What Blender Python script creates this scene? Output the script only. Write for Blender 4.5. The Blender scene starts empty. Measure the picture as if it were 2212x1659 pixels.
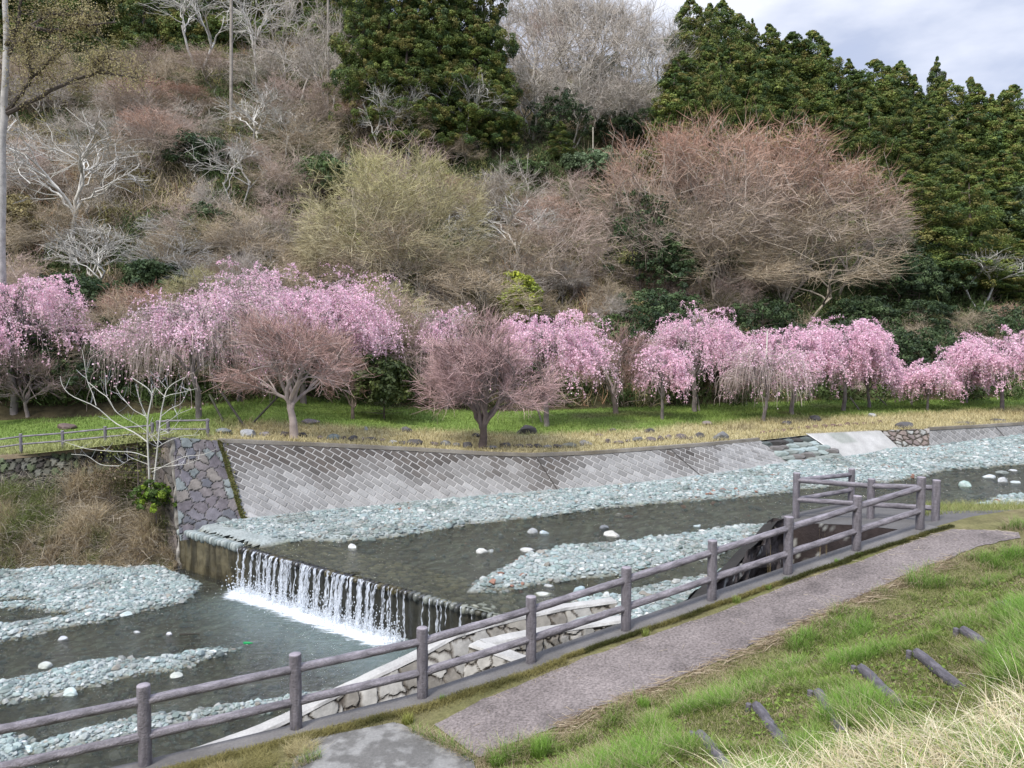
import bpy, math, random
import numpy as np
from mathutils import Vector, Matrix
SC = bpy.context.scene; COL = SC.collection
R = math.radians
# ------------------------------------------------------------------ camera
FPX, CX, CY = 1660.0, 1106.0, 829.5            # photograph measured at 2212 x 1659
PITCH = math.atan((CY - 735.0) / FPX)
cam = bpy.data.cameras.new('camera'); camo = bpy.data.objects.new('camera', cam); COL.objects.link(camo)
cam.sensor_width = 36; cam.lens = 36 * FPX / 2212.0; cam.clip_start = 0.1; cam.clip_end = 3000
camo.location = (0, 0, 0); camo.rotation_euler = (R(90) - PITCH, 0, 0); SC.camera = camo
# ------------------------------------------------------------------ world and sun
SUN_EL, SUN_AZ = R(52), R(215)                  # azimuth measured clockwise from +Y
w = bpy.data.worlds.new('World'); SC.world = w; w.use_nodes = True
nt = w.node_tree; nt.nodes.clear()
wo = nt.nodes.new('ShaderNodeOutputWorld'); bg = nt.nodes.new('ShaderNodeBackground')
sky = nt.nodes.new('ShaderNodeTexSky'); sky.sky_type = 'NISHITA'; sky.sun_disc = False
sky.sun_elevation = SUN_EL; sky.sun_rotation = SUN_AZ
tc = nt.nodes.new('ShaderNodeTexCoord'); mp = nt.nodes.new('ShaderNodeMapping'); mp.inputs['Scale'].default_value = (1.0, 1.0, 2.6)
mp.inputs['Location'].default_value = (0.35, 0.1, 0.2)
n1 = nt.nodes.new('ShaderNodeTexNoise'); n1.inputs['Scale'].default_value = 2.6; n1.inputs['Detail'].default_value = 7; n1.inputs['Roughness'].default_value = .5
r1 = nt.nodes.new('ShaderNodeValToRGB'); e = r1.color_ramp.elements
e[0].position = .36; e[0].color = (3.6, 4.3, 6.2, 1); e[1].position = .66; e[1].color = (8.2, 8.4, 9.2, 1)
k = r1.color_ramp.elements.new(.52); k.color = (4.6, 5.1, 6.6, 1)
mx = nt.nodes.new('ShaderNodeMixRGB'); mx.inputs[0].default_value = .9
nt.links.new(tc.outputs['Generated'], mp.inputs[0]); nt.links.new(mp.outputs[0], n1.inputs[0]); nt.links.new(n1.outputs[0], r1.inputs[0])
# overcast sky: brighter overhead than near the horizon
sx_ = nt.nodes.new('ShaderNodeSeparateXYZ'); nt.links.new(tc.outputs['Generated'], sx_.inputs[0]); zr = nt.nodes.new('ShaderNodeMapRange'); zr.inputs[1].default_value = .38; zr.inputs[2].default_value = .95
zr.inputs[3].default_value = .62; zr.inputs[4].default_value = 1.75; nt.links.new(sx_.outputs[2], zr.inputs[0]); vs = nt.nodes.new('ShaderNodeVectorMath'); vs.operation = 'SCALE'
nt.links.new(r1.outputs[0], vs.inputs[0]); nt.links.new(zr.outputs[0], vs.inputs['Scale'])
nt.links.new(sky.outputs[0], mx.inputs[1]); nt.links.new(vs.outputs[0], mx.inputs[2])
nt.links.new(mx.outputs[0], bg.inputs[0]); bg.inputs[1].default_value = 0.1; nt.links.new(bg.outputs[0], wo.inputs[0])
sl = bpy.data.lights.new('sun', 'SUN'); so = bpy.data.objects.new('sun', sl); COL.objects.link(so)
sl.energy = 2.0; sl.angle = R(14); sl.color = (1, .95, .88)
sd = Vector((math.sin(SUN_AZ) * math.cos(SUN_EL), math.cos(SUN_AZ) * math.cos(SUN_EL), math.sin(SUN_EL)))
so.rotation_euler = sd.to_track_quat('Z', 'Y').to_euler()
SC.view_settings.view_transform = 'Standard'; SC.view_settings.look = 'None'
SC.view_settings.exposure = 1.05; SC.view_settings.gamma = 1
SC.render.engine = 'CYCLES'
SC.cycles.max_bounces = 5; SC.cycles.transparent_max_bounces = 12; SC.cycles.diffuse_bounces = 2

# ------------------------------------------------------------------ helpers: projection
def ray(x, y):
    return np.array([(x - CX) / FPX, math.cos(PITCH) + (CY - y) / FPX * math.sin(PITCH), -math.sin(PITCH) + (CY - y) / FPX * math.cos(PITCH)])
def at(x, y, Y):
    d = ray(x, y); return d * (Y / d[1])
def hit(x, y, zf, lo=3.0, hi=170.0):
    d = ray(x, y); Y = np.linspace(lo, hi, 6000); P = d[None, :] * (Y / d[1])[:, None]
    g = zf(P[:, 0], P[:, 1]) - P[:, 2]
    i = np.argmax(g > 0)
    if g[i] <= 0: return P[-1]
    return P[i]
def interp(x, xs, ys): return np.interp(x, xs, ys)
def noise2(x, y, s=1.0, seed=0):
    x = np.asarray(x) / s; y = np.asarray(y) / s; v = 0
    rg = np.random.RandomState(seed)
    for i in range(6):
        a, b, c = rg.uniform(-1, 1, 3); k = 1.0 * 1.55 ** i
        ang = rg.uniform(0, 6.28)
        v = v + np.sin((x * math.cos(ang) + y * math.sin(ang)) * k * 2.1 + rg.uniform(0, 6.28) + 1.3 * np.sin((y * math.cos(ang) - x * math.sin(ang)) * k * 1.3 + c * 6)) / (1.3 ** i)
    return v / 3.2
def vnoise(x, y, s=1.0, seed=0):               # hashed value noise
    x = np.asarray(x, float) / s; y = np.asarray(y, float) / s
    xi = np.floor(x).astype(np.int64); yi = np.floor(y).astype(np.int64); fx = x - xi; fy = y - yi
    fx = fx * fx * (3 - 2 * fx); fy = fy * fy * (3 - 2 * fy)
    def h(a, b):
        n = (a * 374761393 + b * 668265263 + seed * 974711) & 0x7fffffff
        n = ((n ^ (n >> 13)) * 1274126177) & 0x7fffffff
        return ((n ^ (n >> 16)) & 0xffff) / 65535.0
    return (h(xi, yi) * (1 - fx) + h(xi + 1, yi) * fx) * (1 - fy) + (h(xi, yi + 1) * (1 - fx) + h(xi + 1, yi + 1) * fx) * fy
def fbm(x, y, s=1.0, seed=0, o=4):
    v = 0; a = .5
    for i in range(o): v = v + a * vnoise(x, y, s / 2 ** i, seed + i * 17); a *= .5
    return v / (1 - .5 ** o)
def sstep(a, b, x): t = np.clip((x - a) / (b - a), 0, 1); return t * t * (3 - 2 * t)
def nrm(v): return v / np.maximum(np.linalg.norm(v, axis=-1, keepdims=True), 1e-9)

# ------------------------------------------------------------------ helpers: meshes
def mk(name, V, Fs, mat, parent=None, col=None, smooth=False, data=False):
    """V (n,3); Fs list of (m,k) index arrays"""
    V = np.asarray(V, np.float32); me = bpy.data.meshes.new(name)
    Fs = [np.asarray(f, np.int32) for f in Fs if len(f)]
    li = np.concatenate([f.ravel() for f in Fs]); tot = np.concatenate([np.full(len(f), f.shape[1], np.int32) for f in Fs])
    st = np.concatenate([[0], np.cumsum(tot)[:-1]]).astype(np.int32)
    me.vertices.add(len(V)); me.vertices.foreach_set('co', V.ravel())
    me.loops.add(len(li)); me.loops.foreach_set('vertex_index', li)
    me.polygons.add(len(tot)); me.polygons.foreach_set('loop_start', st)
    try: me.polygons.foreach_set('loop_total', tot)
    except Exception: pass
    me.update(calc_edges=True)
    if col is not None:
        c = np.asarray(col, np.float32)
        if c.ndim == 1: c = np.tile(c, (len(V), 1))
        if c.shape[1] == 3: c = np.concatenate([c, np.ones((len(c), 1), np.float32)], 1)
        at_ = me.color_attributes.new('col', 'FLOAT_COLOR', 'POINT'); at_.data.foreach_set('color', c.ravel())
    me.polygons.foreach_set('use_smooth', np.full(len(tot), smooth, bool))
    me.materials.append(mat)
    if data: return me
    o = bpy.data.objects.new(name, me); COL.objects.link(o)
    if parent is not None: o.parent = parent
    return o
class MB:
    def __init__(s): s.V = []; s.F = {}; s.C = []; s.n = 0
    def add(s, V, F, C=None):
        V = np.asarray(V, float).reshape(-1, 3); F = np.asarray(F)
        s.V.append(V)
        if F.size: s.F.setdefault(F.shape[1], []).append(F + s.n)
        if C is None: C = (1, 1, 1)
        C = np.asarray(C, float)
        if C.ndim == 1: C = np.tile(C[:3], (len(V), 1))
        s.C.append(C[:, :3]); s.n += len(V); return s
    def box(s, c, sz, rz=0, C=None):
        v = np.array([[x, y, z] for x in (-.5, .5) for y in (-.5, .5) for z in (-.5, .5)]) * np.array(sz)
        ca, sa = math.cos(rz), math.sin(rz)
        v = np.stack([v[:, 0] * ca - v[:, 1] * sa, v[:, 0] * sa + v[:, 1] * ca, v[:, 2]], 1) + np.array(c)
        return s.add(v, [[0, 1, 3, 2], [4, 6, 7, 5], [0, 4, 5, 1], [2, 3, 7, 6], [0, 2, 6, 4], [1, 5, 7, 3]], C)
    def make(s, name, mat, parent=None, smooth=False, data=False):
        return mk(name, np.concatenate(s.V), [np.concatenate(f) for f in s.F.values()], mat, parent, np.concatenate(s.C), smooth, data)
def tubes(mb, P0, P1, R0, R1, k=4, col=(1, 1, 1)):
    P0 = np.asarray(P0, float).reshape(-1, 3); P1 = np.asarray(P1, float).reshape(-1, 3); N = len(P0)
    R0 = np.broadcast_to(R0, (N,)); R1 = np.broadcast_to(R1, (N,))
    T = nrm(P1 - P0); ref = np.where(np.abs(T[:, 2:3]) < .9, [[0, 0, 1.]], [[1., 0, 0]])
    U = nrm(np.cross(T, ref)); W = np.cross(T, U); a = np.arange(k) * 2 * math.pi / k
    ring = U[:, None, :] * np.cos(a)[None, :, None] + W[:, None, :] * np.sin(a)[None, :, None]
    V = np.concatenate([P0[:, None] + ring * R0[:, None, None], P1[:, None] + ring * R1[:, None, None]], 1).reshape(-1, 3)
    b = np.arange(N)[:, None] * 2 * k; j = np.arange(k)[None, :]
    F = np.stack([b + j, b + (j + 1) % k, b + k + (j + 1) % k, b + k + j], -1).reshape(-1, 4)
    C = np.asarray(col, float)
    if C.ndim == 2: C = np.repeat(C, 2 * k, 0)
    mb.add(V, F, C)
def polytube(mb, P, Rr, k=4, col=(1, 1, 1)):    # P (N,K,3), Rr (N,K); welded rings along each curve
    P = np.asarray(P, float); N, K, _ = P.shape; Rr = np.broadcast_to(Rr, (N, K))
    T = np.gradient(P, axis=1); T = nrm(T); ref = np.where(np.abs(T[:, :1, 2:3]) < .85, [[[0, 0, 1.]]], [[[1., 0, 0]]])
    U = nrm(np.cross(T, np.broadcast_to(ref, T.shape))); W = np.cross(T, U); a = np.arange(k) * 2 * math.pi / k
    V = P[:, :, None] + (U[:, :, None] * np.cos(a)[:, None] + W[:, :, None] * np.sin(a)[:, None]) * Rr[:, :, None, None]
    b = (np.arange(N)[:, None, None] * K + np.arange(K - 1)[None, :, None]) * k; j = np.arange(k)
    F = np.stack([b + j, b + (j + 1) % k, b + k + (j + 1) % k, b + k + j], -1).reshape(-1, 4)
    C = np.asarray(col, float)
    if C.ndim == 2: C = np.repeat(C, K * k, 0)
    if C.ndim == 3: C = np.repeat(C.reshape(-1, 3), k, 0)
    mb.add(V.reshape(-1, 3), F, C)
def ribbons(mb, P, W, rng, col):                # P (N,K,3), W (N,K) half widths
    N, K, _ = P.shape; T = nrm(np.gradient(P, axis=1)); rd = nrm(rng.normal(size=(N, 1, 3)))
    S = nrm(np.cross(T, np.broadcast_to(rd, T.shape))) * np.broadcast_to(W, (N, K))[:, :, None]
    V = np.stack([P - S, P + S], 2).reshape(-1, 3)
    b = (np.arange(N)[:, None] * K + np.arange(K - 1)[None, :]) * 2
    F = np.stack([b, b + 1, b + 3, b + 2], -1).reshape(-1, 4)
    C = np.asarray(col, float)
    if C.ndim == 2: C = np.repeat(C, K * 2, 0)
    if C.ndim == 3: C = np.repeat(C.reshape(-1, 3), 2, 0)
    mb.add(V, F, C)
def leafquads(mb, P, Nn, size, rng, col, asp=1.0):
    N = len(P); Nn = nrm(Nn); rd = rng.normal(size=(N, 3)); U = nrm(np.cross(Nn, rd)); W = np.cross(Nn, U)
    size = np.broadcast_to(size, (N,))[:, None]
    j = lambda: 1 + rng.uniform(-.35, .35, (N, 1))
    V = np.stack([P - U * size * j() , P - W * size * asp * j(), P + U * size * j(), P + W * size * asp * j()], 1)
    V += Nn[:, None] * rng.uniform(-.25, .25, (N, 4, 1)) * size[:, None]
    F = np.arange(N * 4).reshape(-1, 4); C = np.asarray(col, float)
    if C.ndim == 2: C = np.repeat(C, 4, 0)
    mb.add(V.reshape(-1, 3), F, C)
def grid(mb, P, C=None, flip=False):            # P (a,b,3)
    a, b, _ = P.shape; i = np.arange(a - 1)[:, None] * b + np.arange(b - 1)[None, :]
    F = np.stack([i, i + 1, i + b + 1, i + b], -1).reshape(-1, 4)
    if flip: F = F[:, ::-1]
    mb.add(P.reshape(-1, 3), F, None if C is None else np.asarray(C).reshape(-1, 3) if np.ndim(C) > 1 else C)
def cmix(a, b, t): t = np.asarray(t, float)[..., None]; return np.asarray(a) * (1 - t) + np.asarray(b) * t
# ------------------------------------------------------------------ helpers: objects
def tagit(o, label=None, cat=None, group=None, kind=None):
    if label: o['label'] = label
    if cat: o['category'] = cat
    if group: o['group'] = group
    if kind: o['kind'] = kind
    return o
def thing(name, label, cat, loc=(0, 0, 0), rz=0, group=None, scale=(1, 1, 1)):
    o = bpy.data.objects.new(name, None); COL.objects.link(o); o.empty_display_size = .3
    o.location = loc; o.rotation_euler = (0, 0, rz); o.scale = scale
    return tagit(o, label, cat, group)
def part(name, me, parent):
    o = bpy.data.objects.new(name, me); COL.objects.link(o); o.parent = parent; return o
# ------------------------------------------------------------------ materials
def mat(name, rough=.8, spec=.3, base=None, nscale=0, namt=.3, bump=0, bscale=20, objvar=0, vcol=True, trans=0, noise2s=0, n2amt=.3):
    m = bpy.data.materials.new(name); m.use_nodes = True; t = m.node_tree; b = t.nodes['Principled BSDF']
    b.inputs['Roughness'].default_value = rough; b.inputs['Specular IOR Level'].default_value = spec
    if vcol:
        a = t.nodes.new('ShaderNodeAttribute'); a.attribute_name = 'col'; c = a.outputs['Color']
    else:
        a = t.nodes.new('ShaderNodeRGB'); a.outputs[0].default_value = (*base, 1); c = a.outputs[0]
    co = t.nodes.new('ShaderNodeTexCoord').outputs['Object']
    def mul(c, fac, amt):
        mr = t.nodes.new('ShaderNodeMapRange'); mr.inputs[1].default_value = .25; mr.inputs[2].default_value = .75
        mr.inputs[3].default_value = 1 - amt; mr.inputs[4].default_value = 1 + amt; t.links.new(fac, mr.inputs[0])
        v = t.nodes.new('ShaderNodeVectorMath'); v.operation = 'SCALE'; t.links.new(c, v.inputs[0]); t.links.new(mr.outputs[0], v.inputs['Scale'])
        return v.outputs[0]
    for s_, a_ in ((nscale, namt), (noise2s, n2amt)):
        if s_:
            n = t.nodes.new('ShaderNodeTexNoise'); n.inputs['Scale'].default_value = s_; n.inputs['Detail'].default_value = 5; t.links.new(co, n.inputs[0])
            c = mul(c, n.outputs[0], a_)
    if objvar:
        oi = t.nodes.new('ShaderNodeObjectInfo'); mr = t.nodes.new('ShaderNodeMapRange'); mr.inputs[3].default_value = .25; mr.inputs[4].default_value = .75
        t.links.new(oi.outputs['Random'], mr.inputs[0]); c = mul(c, mr.outputs[0], objvar)
    t.links.new(c, b.inputs['Base Color'])
    if bump:
        n = t.nodes.new('ShaderNodeTexNoise'); n.inputs['Scale'].default_value = bscale; n.inputs['Detail'].default_value = 6; t.links.new(co, n.inputs[0])
        bp = t.nodes.new('ShaderNodeBump'); bp.inputs['Strength'].default_value = bump; bp.inputs['Distance'].default_value = .03
        t.links.new(n.outputs[0], bp.inputs['Height']); t.links.new(bp.outputs[0], b.inputs['Normal'])
    if trans:
        tr = t.nodes.new('ShaderNodeBsdfTranslucent'); t.links.new(c, tr.inputs[0]); ms = t.nodes.new('ShaderNodeMixShader'); ms.inputs[0].default_value = trans
        t.links.new(b.outputs[0], ms.inputs[1]); t.links.new(tr.outputs[0], ms.inputs[2]); t.links.new(ms.outputs[0], t.nodes['Material Output'].inputs[0])
    return m
M = dict(
    leaf=mat('foliage', .6, .25, objvar=.16, trans=.25, nscale=.6, namt=.18),
    twig=mat('twig_bark', .85, .15, objvar=.1),
    bark=mat('trunk_bark', .9, .15, nscale=3, namt=.35),
    blossom=mat('blossom', .7, .2, trans=.35),
    grass=mat('grass_blade', .6, .25, trans=.3),
    soil=mat('soil', .95, .1, nscale=3, namt=.35, bump=.6, bscale=6, noise2s=25, n2amt=.3),
    stone=mat('river_stone', .75, .3, nscale=9, namt=.16, bump=.3, bscale=14),
    bed=mat('river_bed', .85, .25, nscale=14, namt=.4, bump=.8, bscale=10, noise2s=2.2, n2amt=.2),
    conc=mat('concrete', .9, .2, nscale=2.2, namt=.16, bump=.35, bscale=30, noise2s=26, n2amt=.16),
    masonry=mat('masonry_stone', .88, .2, nscale=5, namt=.25, bump=.5, bscale=18, noise2s=1.1, n2amt=.15),
    fence=mat('imitation_wood_rail', .7, .35, nscale=22, namt=.2, bump=.7, bscale=45, noise2s=3, n2amt=.12),
    asphalt=mat('path_surface', .92, .2, nscale=26, namt=.55, bump=.5, bscale=60, noise2s=2.0, n2amt=.14),
    darkwet=mat('wet_dark_concrete', .35, .5, nscale=4, namt=.45, bump=.8, bscale=9),
    plastic=mat('green_glass', .15, .6, base=(.01, .3, .08), vcol=False),
)
# streaky bark bump along rails is added by the mesh itself

# ================================================================== SURFACES
def zu(X, Y): return -6.5 + .045 * np.maximum(0, (X + .5) * .9 + (Y - 18.1) * .43)
ZL = -7.8
ZLf = lambda X, Y: np.full(np.shape(X), ZL)
# weir line
WA = np.array([-12.2, 26.65]); WB = np.array([0.1, 17.65]); WD = (WB - WA) / np.linalg.norm(WB - WA); WN = np.array([-WD[1], WD[0]])
if WN[1] < 0: WN = -WN
_a = (382 - CX) / FPX; WA = WA + WD * (_a * WA[1] - WA[0]) / (WD[0] - _a * WD[1])
WL = np.linalg.norm(WB - WA)
# far wall stations : (x top, y top, x bottom, y bottom)
ST = [(372, 946, 386, 1152), (470, 953, 524, 1130), (700, 962, 712, 1108), (900, 972, 905, 1089), (1050, 981, 1060, 1077), (1150, 984, 1160, 1069), (1280, 979, 1290, 1058),
      (1400, 970, 1425, 1045), (1520, 961, 1565, 1028), (1640, 950, 1710, 1004), (1745, 938, 1830, 992), (1900, 931, 1945, 972), (2006, 927, 2006, 970), (2120, 921, 2120, 955), (2260, 912, 2260, 938), (2460, 898, 2460, 918)]
TOPS, BOTS = [], []
for (xt, yt, xb, yb) in ST:
    b = hit(xb, yb, zu, 15, 90); rt = ray(xt, yt); rb = ray(xb, yb)
    tb = -rb[2] / rb[1]; tt = -rt[2] / rt[1]; d = b[1] * (1 + .62 * tb) / (1 + .62 * tt)
    BOTS.append(b); TOPS.append(rt * d / rt[1])
TOPS = np.array(TOPS); BOTS = np.array(BOTS)
fx = np.concatenate([[-60, -30, -19.6], TOPS[:, 0], [60, 110]])
fy = np.concatenate([[31, 30, 29.4], TOPS[:, 1], [50, 60]])
fz = np.concatenate([[-4.9, -4.7, -4.45], TOPS[:, 2], [-4.0, -4.0]])
def terrace(X, Y):
    Yf = np.interp(X, fx, fy); Zf = np.interp(X, fx, fz); t = np.clip((Y - Yf) / 16, 0, 1.2)
    return Zf + t * .62 + .05 * noise2(X, Y, 5, 3) * t - .03
def foot(X): return np.interp(X, [-80, -27, -3, 18, 34, 110], [40, 40.5, 44.5, 50, 51.5, 60])
def hill(X, Y):
    a = X / np.maximum(Y, 1); m = np.interp(a, [-.8, .1, .3, .67, 1.2], [.68, .66, .60, .44, .38])
    u = Y - foot(X); z0 = terrace(X, foot(X))
    L = 64.; uu = np.clip(u, 0, None)
    rise = np.where(uu < L, uu, L - (uu - L) * .35)
    ease = sstep(0, 6, uu)
    return z0 + m * rise * (0.55 + .45 * ease) + ease * (1.3 * noise2(X, Y, 13, 5) + .5 * noise2(X, Y, 5, 9))
def farland(X, Y): return np.where(Y < foot(X), terrace(X, Y), hill(X, Y))
# fence and path frame on the near bank
def fd(a): return 12.15 / (1 - .43 * a)
PX = [-141, 290, 627, 908, 1148, 1357, 1545, 1711, 1860, 1998]
PZ = [-5.78, -5.70, -5.60, -5.50, -5.26, -4.99, -4.71, -4.44, -4.18, -3.93]
POSTS = [np.array([(x - CX) / FPX * fd((x - CX) / FPX), fd((x - CX) / FPX), z]) for x, z in zip(PX, PZ)]
FO = POSTS[2][:2]; FU = nrm(POSTS[9][:2] - POSTS[2][:2]); FN = np.array([FU[1], -FU[0]])   # FN towards the camera
sS = [float((p[:2] - FO) @ FU) for p in POSTS]
def zf(s): return np.interp(s, [-30] + sS + [sS[-1] + 1.5, sS[-1] + 6, sS[-1] + 20], [-6.0] + PZ + [-3.78, -3.7, -3.0])
def sn(X, Y): return (X - FO[0]) * FU[0] + (Y - FO[1]) * FU[1], (X - FO[0]) * FN[0] + (Y - FO[1]) * FN[1]
def xy(s, n): return FO[0] + FU[0] * s + FN[0] * n, FO[1] + FU[1] * s + FN[1] * n
PW = 2.35
def near(X, Y):
    s, n = sn(X, Y); e = np.clip(n - PW, 0, None)
    return zf(s) + .40 * np.minimum(e, 9) * sstep(0, .8, e) + .05 * noise2(X, Y, 1.3, 2) * sstep(0, .6, e) - .004
nearflat = lambda X, Y: zf(sn(X, Y)[0])

# ================================================================== SETTING : terrace, hill
xs = np.linspace(-75, 100, 230); Vv = []
mb = MB(); ts = np.linspace(0, 1, 30)
P = np.zeros((len(xs), len(ts), 3))
for j, t in enumerate(ts):
    Yf = np.interp(xs, fx, fy); Yb = foot(xs) + .3; Y = Yf + (Yb - Yf) * t
    P[:, j] = np.stack([xs, Y, terrace(xs, Y)], 1)
def terrace_col(X, Y):
    Yf = np.interp(X, fx, fy); dd = Y - Yf
    dry = 1 - sstep(4.2, 6.5, dd + 2.0 * (fbm(X, Y, 3, 4) - .5)); dry = dry * (X > -11.5) + .45 * (X <= -11.5) * (1 - sstep(1, 5, dd))
    g = cmix((.11, .17, .035), (.16, .22, .055), fbm(X, Y, 2, 8))
    d_ = cmix((.30, .26, .13), (.40, .35, .20), fbm(X, Y, .8, 9))
    c = cmix(g, d_, 0); c = g * (1 - dry[..., None]) + d_ * dry[..., None]
    soil = sstep(.62, .75, fbm(X, Y, 4, 31)) * .5
    return cmix(c, (.12, .09, .06), 0) * (1 - soil[..., None]) + np.array((.13, .10, .065)) * soil[..., None]
grid(mb, P, terrace_col(P[..., 0], P[..., 1]), flip=True)
tagit(mb.make('terrace', M['soil'], smooth=True), kind='structure')
mb = MB(); xs = np.linspace(-120, 150, 200); us = np.linspace(0, 1, 110) ** 1.2 * 120
P = np.zeros((len(xs), len(us), 3))
for j, u in enumerate(us):
    Y = foot(xs) + u; P[:, j] = np.stack([xs, Y, hill(xs, Y)], 1)
C = cmix((.075, .055, .035), (.06, .06, .028), fbm(P[..., 0], P[..., 1], 6, 11)); C = C * (.7 + .6 * fbm(P[..., 0], P[..., 1], 1.5, 12))[..., None]
grid(mb, P, C, flip=True); tagit(mb.make('hillside', M['soil'], smooth=True), kind='structure')
# wide base ground out to the horizon
mb = MB(); mb.add([[-1500, -300, -9.5], [1500, -300, -9.5], [1500, 2500, -9.5], [-1500, 2500, -9.5]], [[0, 1, 2, 3]], (.08, .08, .05))
tagit(mb.make('ground', M['soil']), kind='structure')

# ================================================================== RIVER BED
def poly_world(pts, zfun): return np.array([hit(x, y, zfun, 6, 100)[:2] for x, y in pts])
def psd(X, Y, poly):                            # signed distance (+ inside)
    n = len(poly); dmin = np.full(X.shape, 1e9); ins = np.zeros(X.shape, bool)
    for i in range(n):
        a, b = poly[i], poly[(i + 1) % n]; ab = b - a; t = np.clip(((X - a[0]) * ab[0] + (Y - a[1]) * ab[1]) / (ab @ ab + 1e-9), 0, 1)
        dmin = np.minimum(dmin, np.hypot(X - a[0] - ab[0] * t, Y - a[1] - ab[1] * t))
        c = ((a[1] > Y) != (b[1] > Y)) & (X < (b[0] - a[0]) * (Y - a[1]) / (b[1] - a[1] + 1e-12) + a[0]); ins ^= c
    return np.where(ins, dmin, -dmin)
UB = [[(395, 1120), (520, 1100), (1000, 1040), (1700, 985), (2300, 915), (2500, 935), (2300, 985), (2210, 1004), (2050, 1016), (1950, 1040), (1800, 1050), (1640, 1072), (1500, 1084), (1400, 1092), (1250, 1105), (1130, 1124), (1000, 1136), (860, 1160), (740, 1170), (620, 1172), (560, 1185), (430, 1160)],
      [(1005, 1282), (1050, 1240), (1130, 1205), (1220, 1180), (1360, 1168), (1500, 1150), (1620, 1132), (1700, 1140), (1690, 1165), (1600, 1180), (1560, 1205), (1450, 1225), (1330, 1246), (1200, 1262), (1090, 1278)],
      [(1190, 1420), (1230, 1290), (1330, 1285), (1420, 1262), (1500, 1250), (1570, 1225), (1680, 1190), (1700, 1230), (1600, 1400), (1400, 1500)],
      [(2080, 1100), (2150, 1075), (2300, 1060), (2300, 1110), (2150, 1120)]]
LB = [[(-150, 1240), (150, 1224), (345, 1226), (405, 1245), (428, 1270), (400, 1303), (290, 1330), (170, 1352), (0, 1392), (-150, 1420)],
      [(-100, 1500), (60, 1462), (150, 1436), (330, 1420), (460, 1402), (535, 1390), (545, 1398), (490, 1418), (370, 1452), (230, 1480), (120, 1500), (0, 1525), (-100, 1540)],
      [(60, 1612), (200, 1572), (400, 1538), (560, 1512), (650, 1492), (740, 1478), (720, 1500), (640, 1528), (480, 1552), (330, 1590), (180, 1622), (60, 1635)],
      [(-120, 1600), (20, 1590), (70, 1600), (60, 1660), (-120, 1680)]]
UBW = [poly_world(p, zu) for p in UB]; LBW = [poly_world(p, ZLf) for p in LB]
def mask_u(X, Y): return np.max([psd(X, Y, p) for p in UBW], 0)
HOLES = [poly_world(p, ZLf) for p in ([(-100, 1318), (60, 1312), (170, 1330), (120, 1342), (0, 1350), (-100, 1352)], [(-100, 1296), (60, 1292), (110, 1300), (40, 1306), (-100, 1308)])]
def mask_l(X, Y):
    m = np.max([psd(X, Y, p) for p in LBW], 0)
    for h in HOLES: m = np.minimum(m, -psd(X, Y, h))
    return m
def wside(X, Y): return (X - WA[0]) * WN[0] + (Y - WA[1]) * WN[1]
def bed_height(m, X, Y, seed): return -.16 + .30 * sstep(-.35, .45, m + .55 * (fbm(X, Y, 1.1, seed) - .5)) + .06 * (fbm(X, Y, .5, seed + 3) - .5)
def bed_color(h, X, Y, seed):
    pale = cmix((.20, .235, .225), (.30, .32, .30), fbm(X, Y, .6, seed)); deep = cmix((.075, .068, .042), (.13, .12, .08), fbm(X, Y, .5, seed + 1))
    sp = sstep(.62, .7, vnoise(X, Y, .13, seed + 2)) * .6
    deep = deep * (1 - sp[..., None]) + np.array((.24, .26, .2)) * sp[..., None]
    return cmix(deep, pale, 0) * (1 - sstep(0, .09, h))[..., None] + pale * sstep(0, .09, h)[..., None]
def bed(name, x0, x1, y0, y1, st, mask, zfun, keep, seed):
    gx = np.arange(x0, x1, st); gy = np.arange(y0, y1, st); X, Y = np.meshgrid(gx, gy, indexing='ij')
    h = bed_height(mask(X, Y), X, Y, seed); Z = zfun(X, Y) + h; P = np.stack([X, Y, Z], -1); C = bed_color(h, X, Y, seed)
    a, b = X.shape; i = np.arange(a - 1)[:, None] * b + np.arange(b - 1)[None, :]
    F = np.stack([i, i + b, i + b + 1, i + 1], -1).reshape(-1, 4); k = keep(X, Y).ravel(); F = F[k[F].all(1)]
    m_ = MB(); m_.add(P.reshape(-1, 3), F, C.reshape(-1, 3)); return tagit(m_.make(name, M['bed'], smooth=True), kind='structure')
bed('river_bed', -14, 62, 13, 56, .16, mask_u, zu, lambda X, Y: (wside(X, Y) > .1), 40)
bed('pool_bed', -34, 3, 8, 28, .11, mask_l, ZLf, lambda X, Y: (wside(X, Y) < .12), 60)

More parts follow.
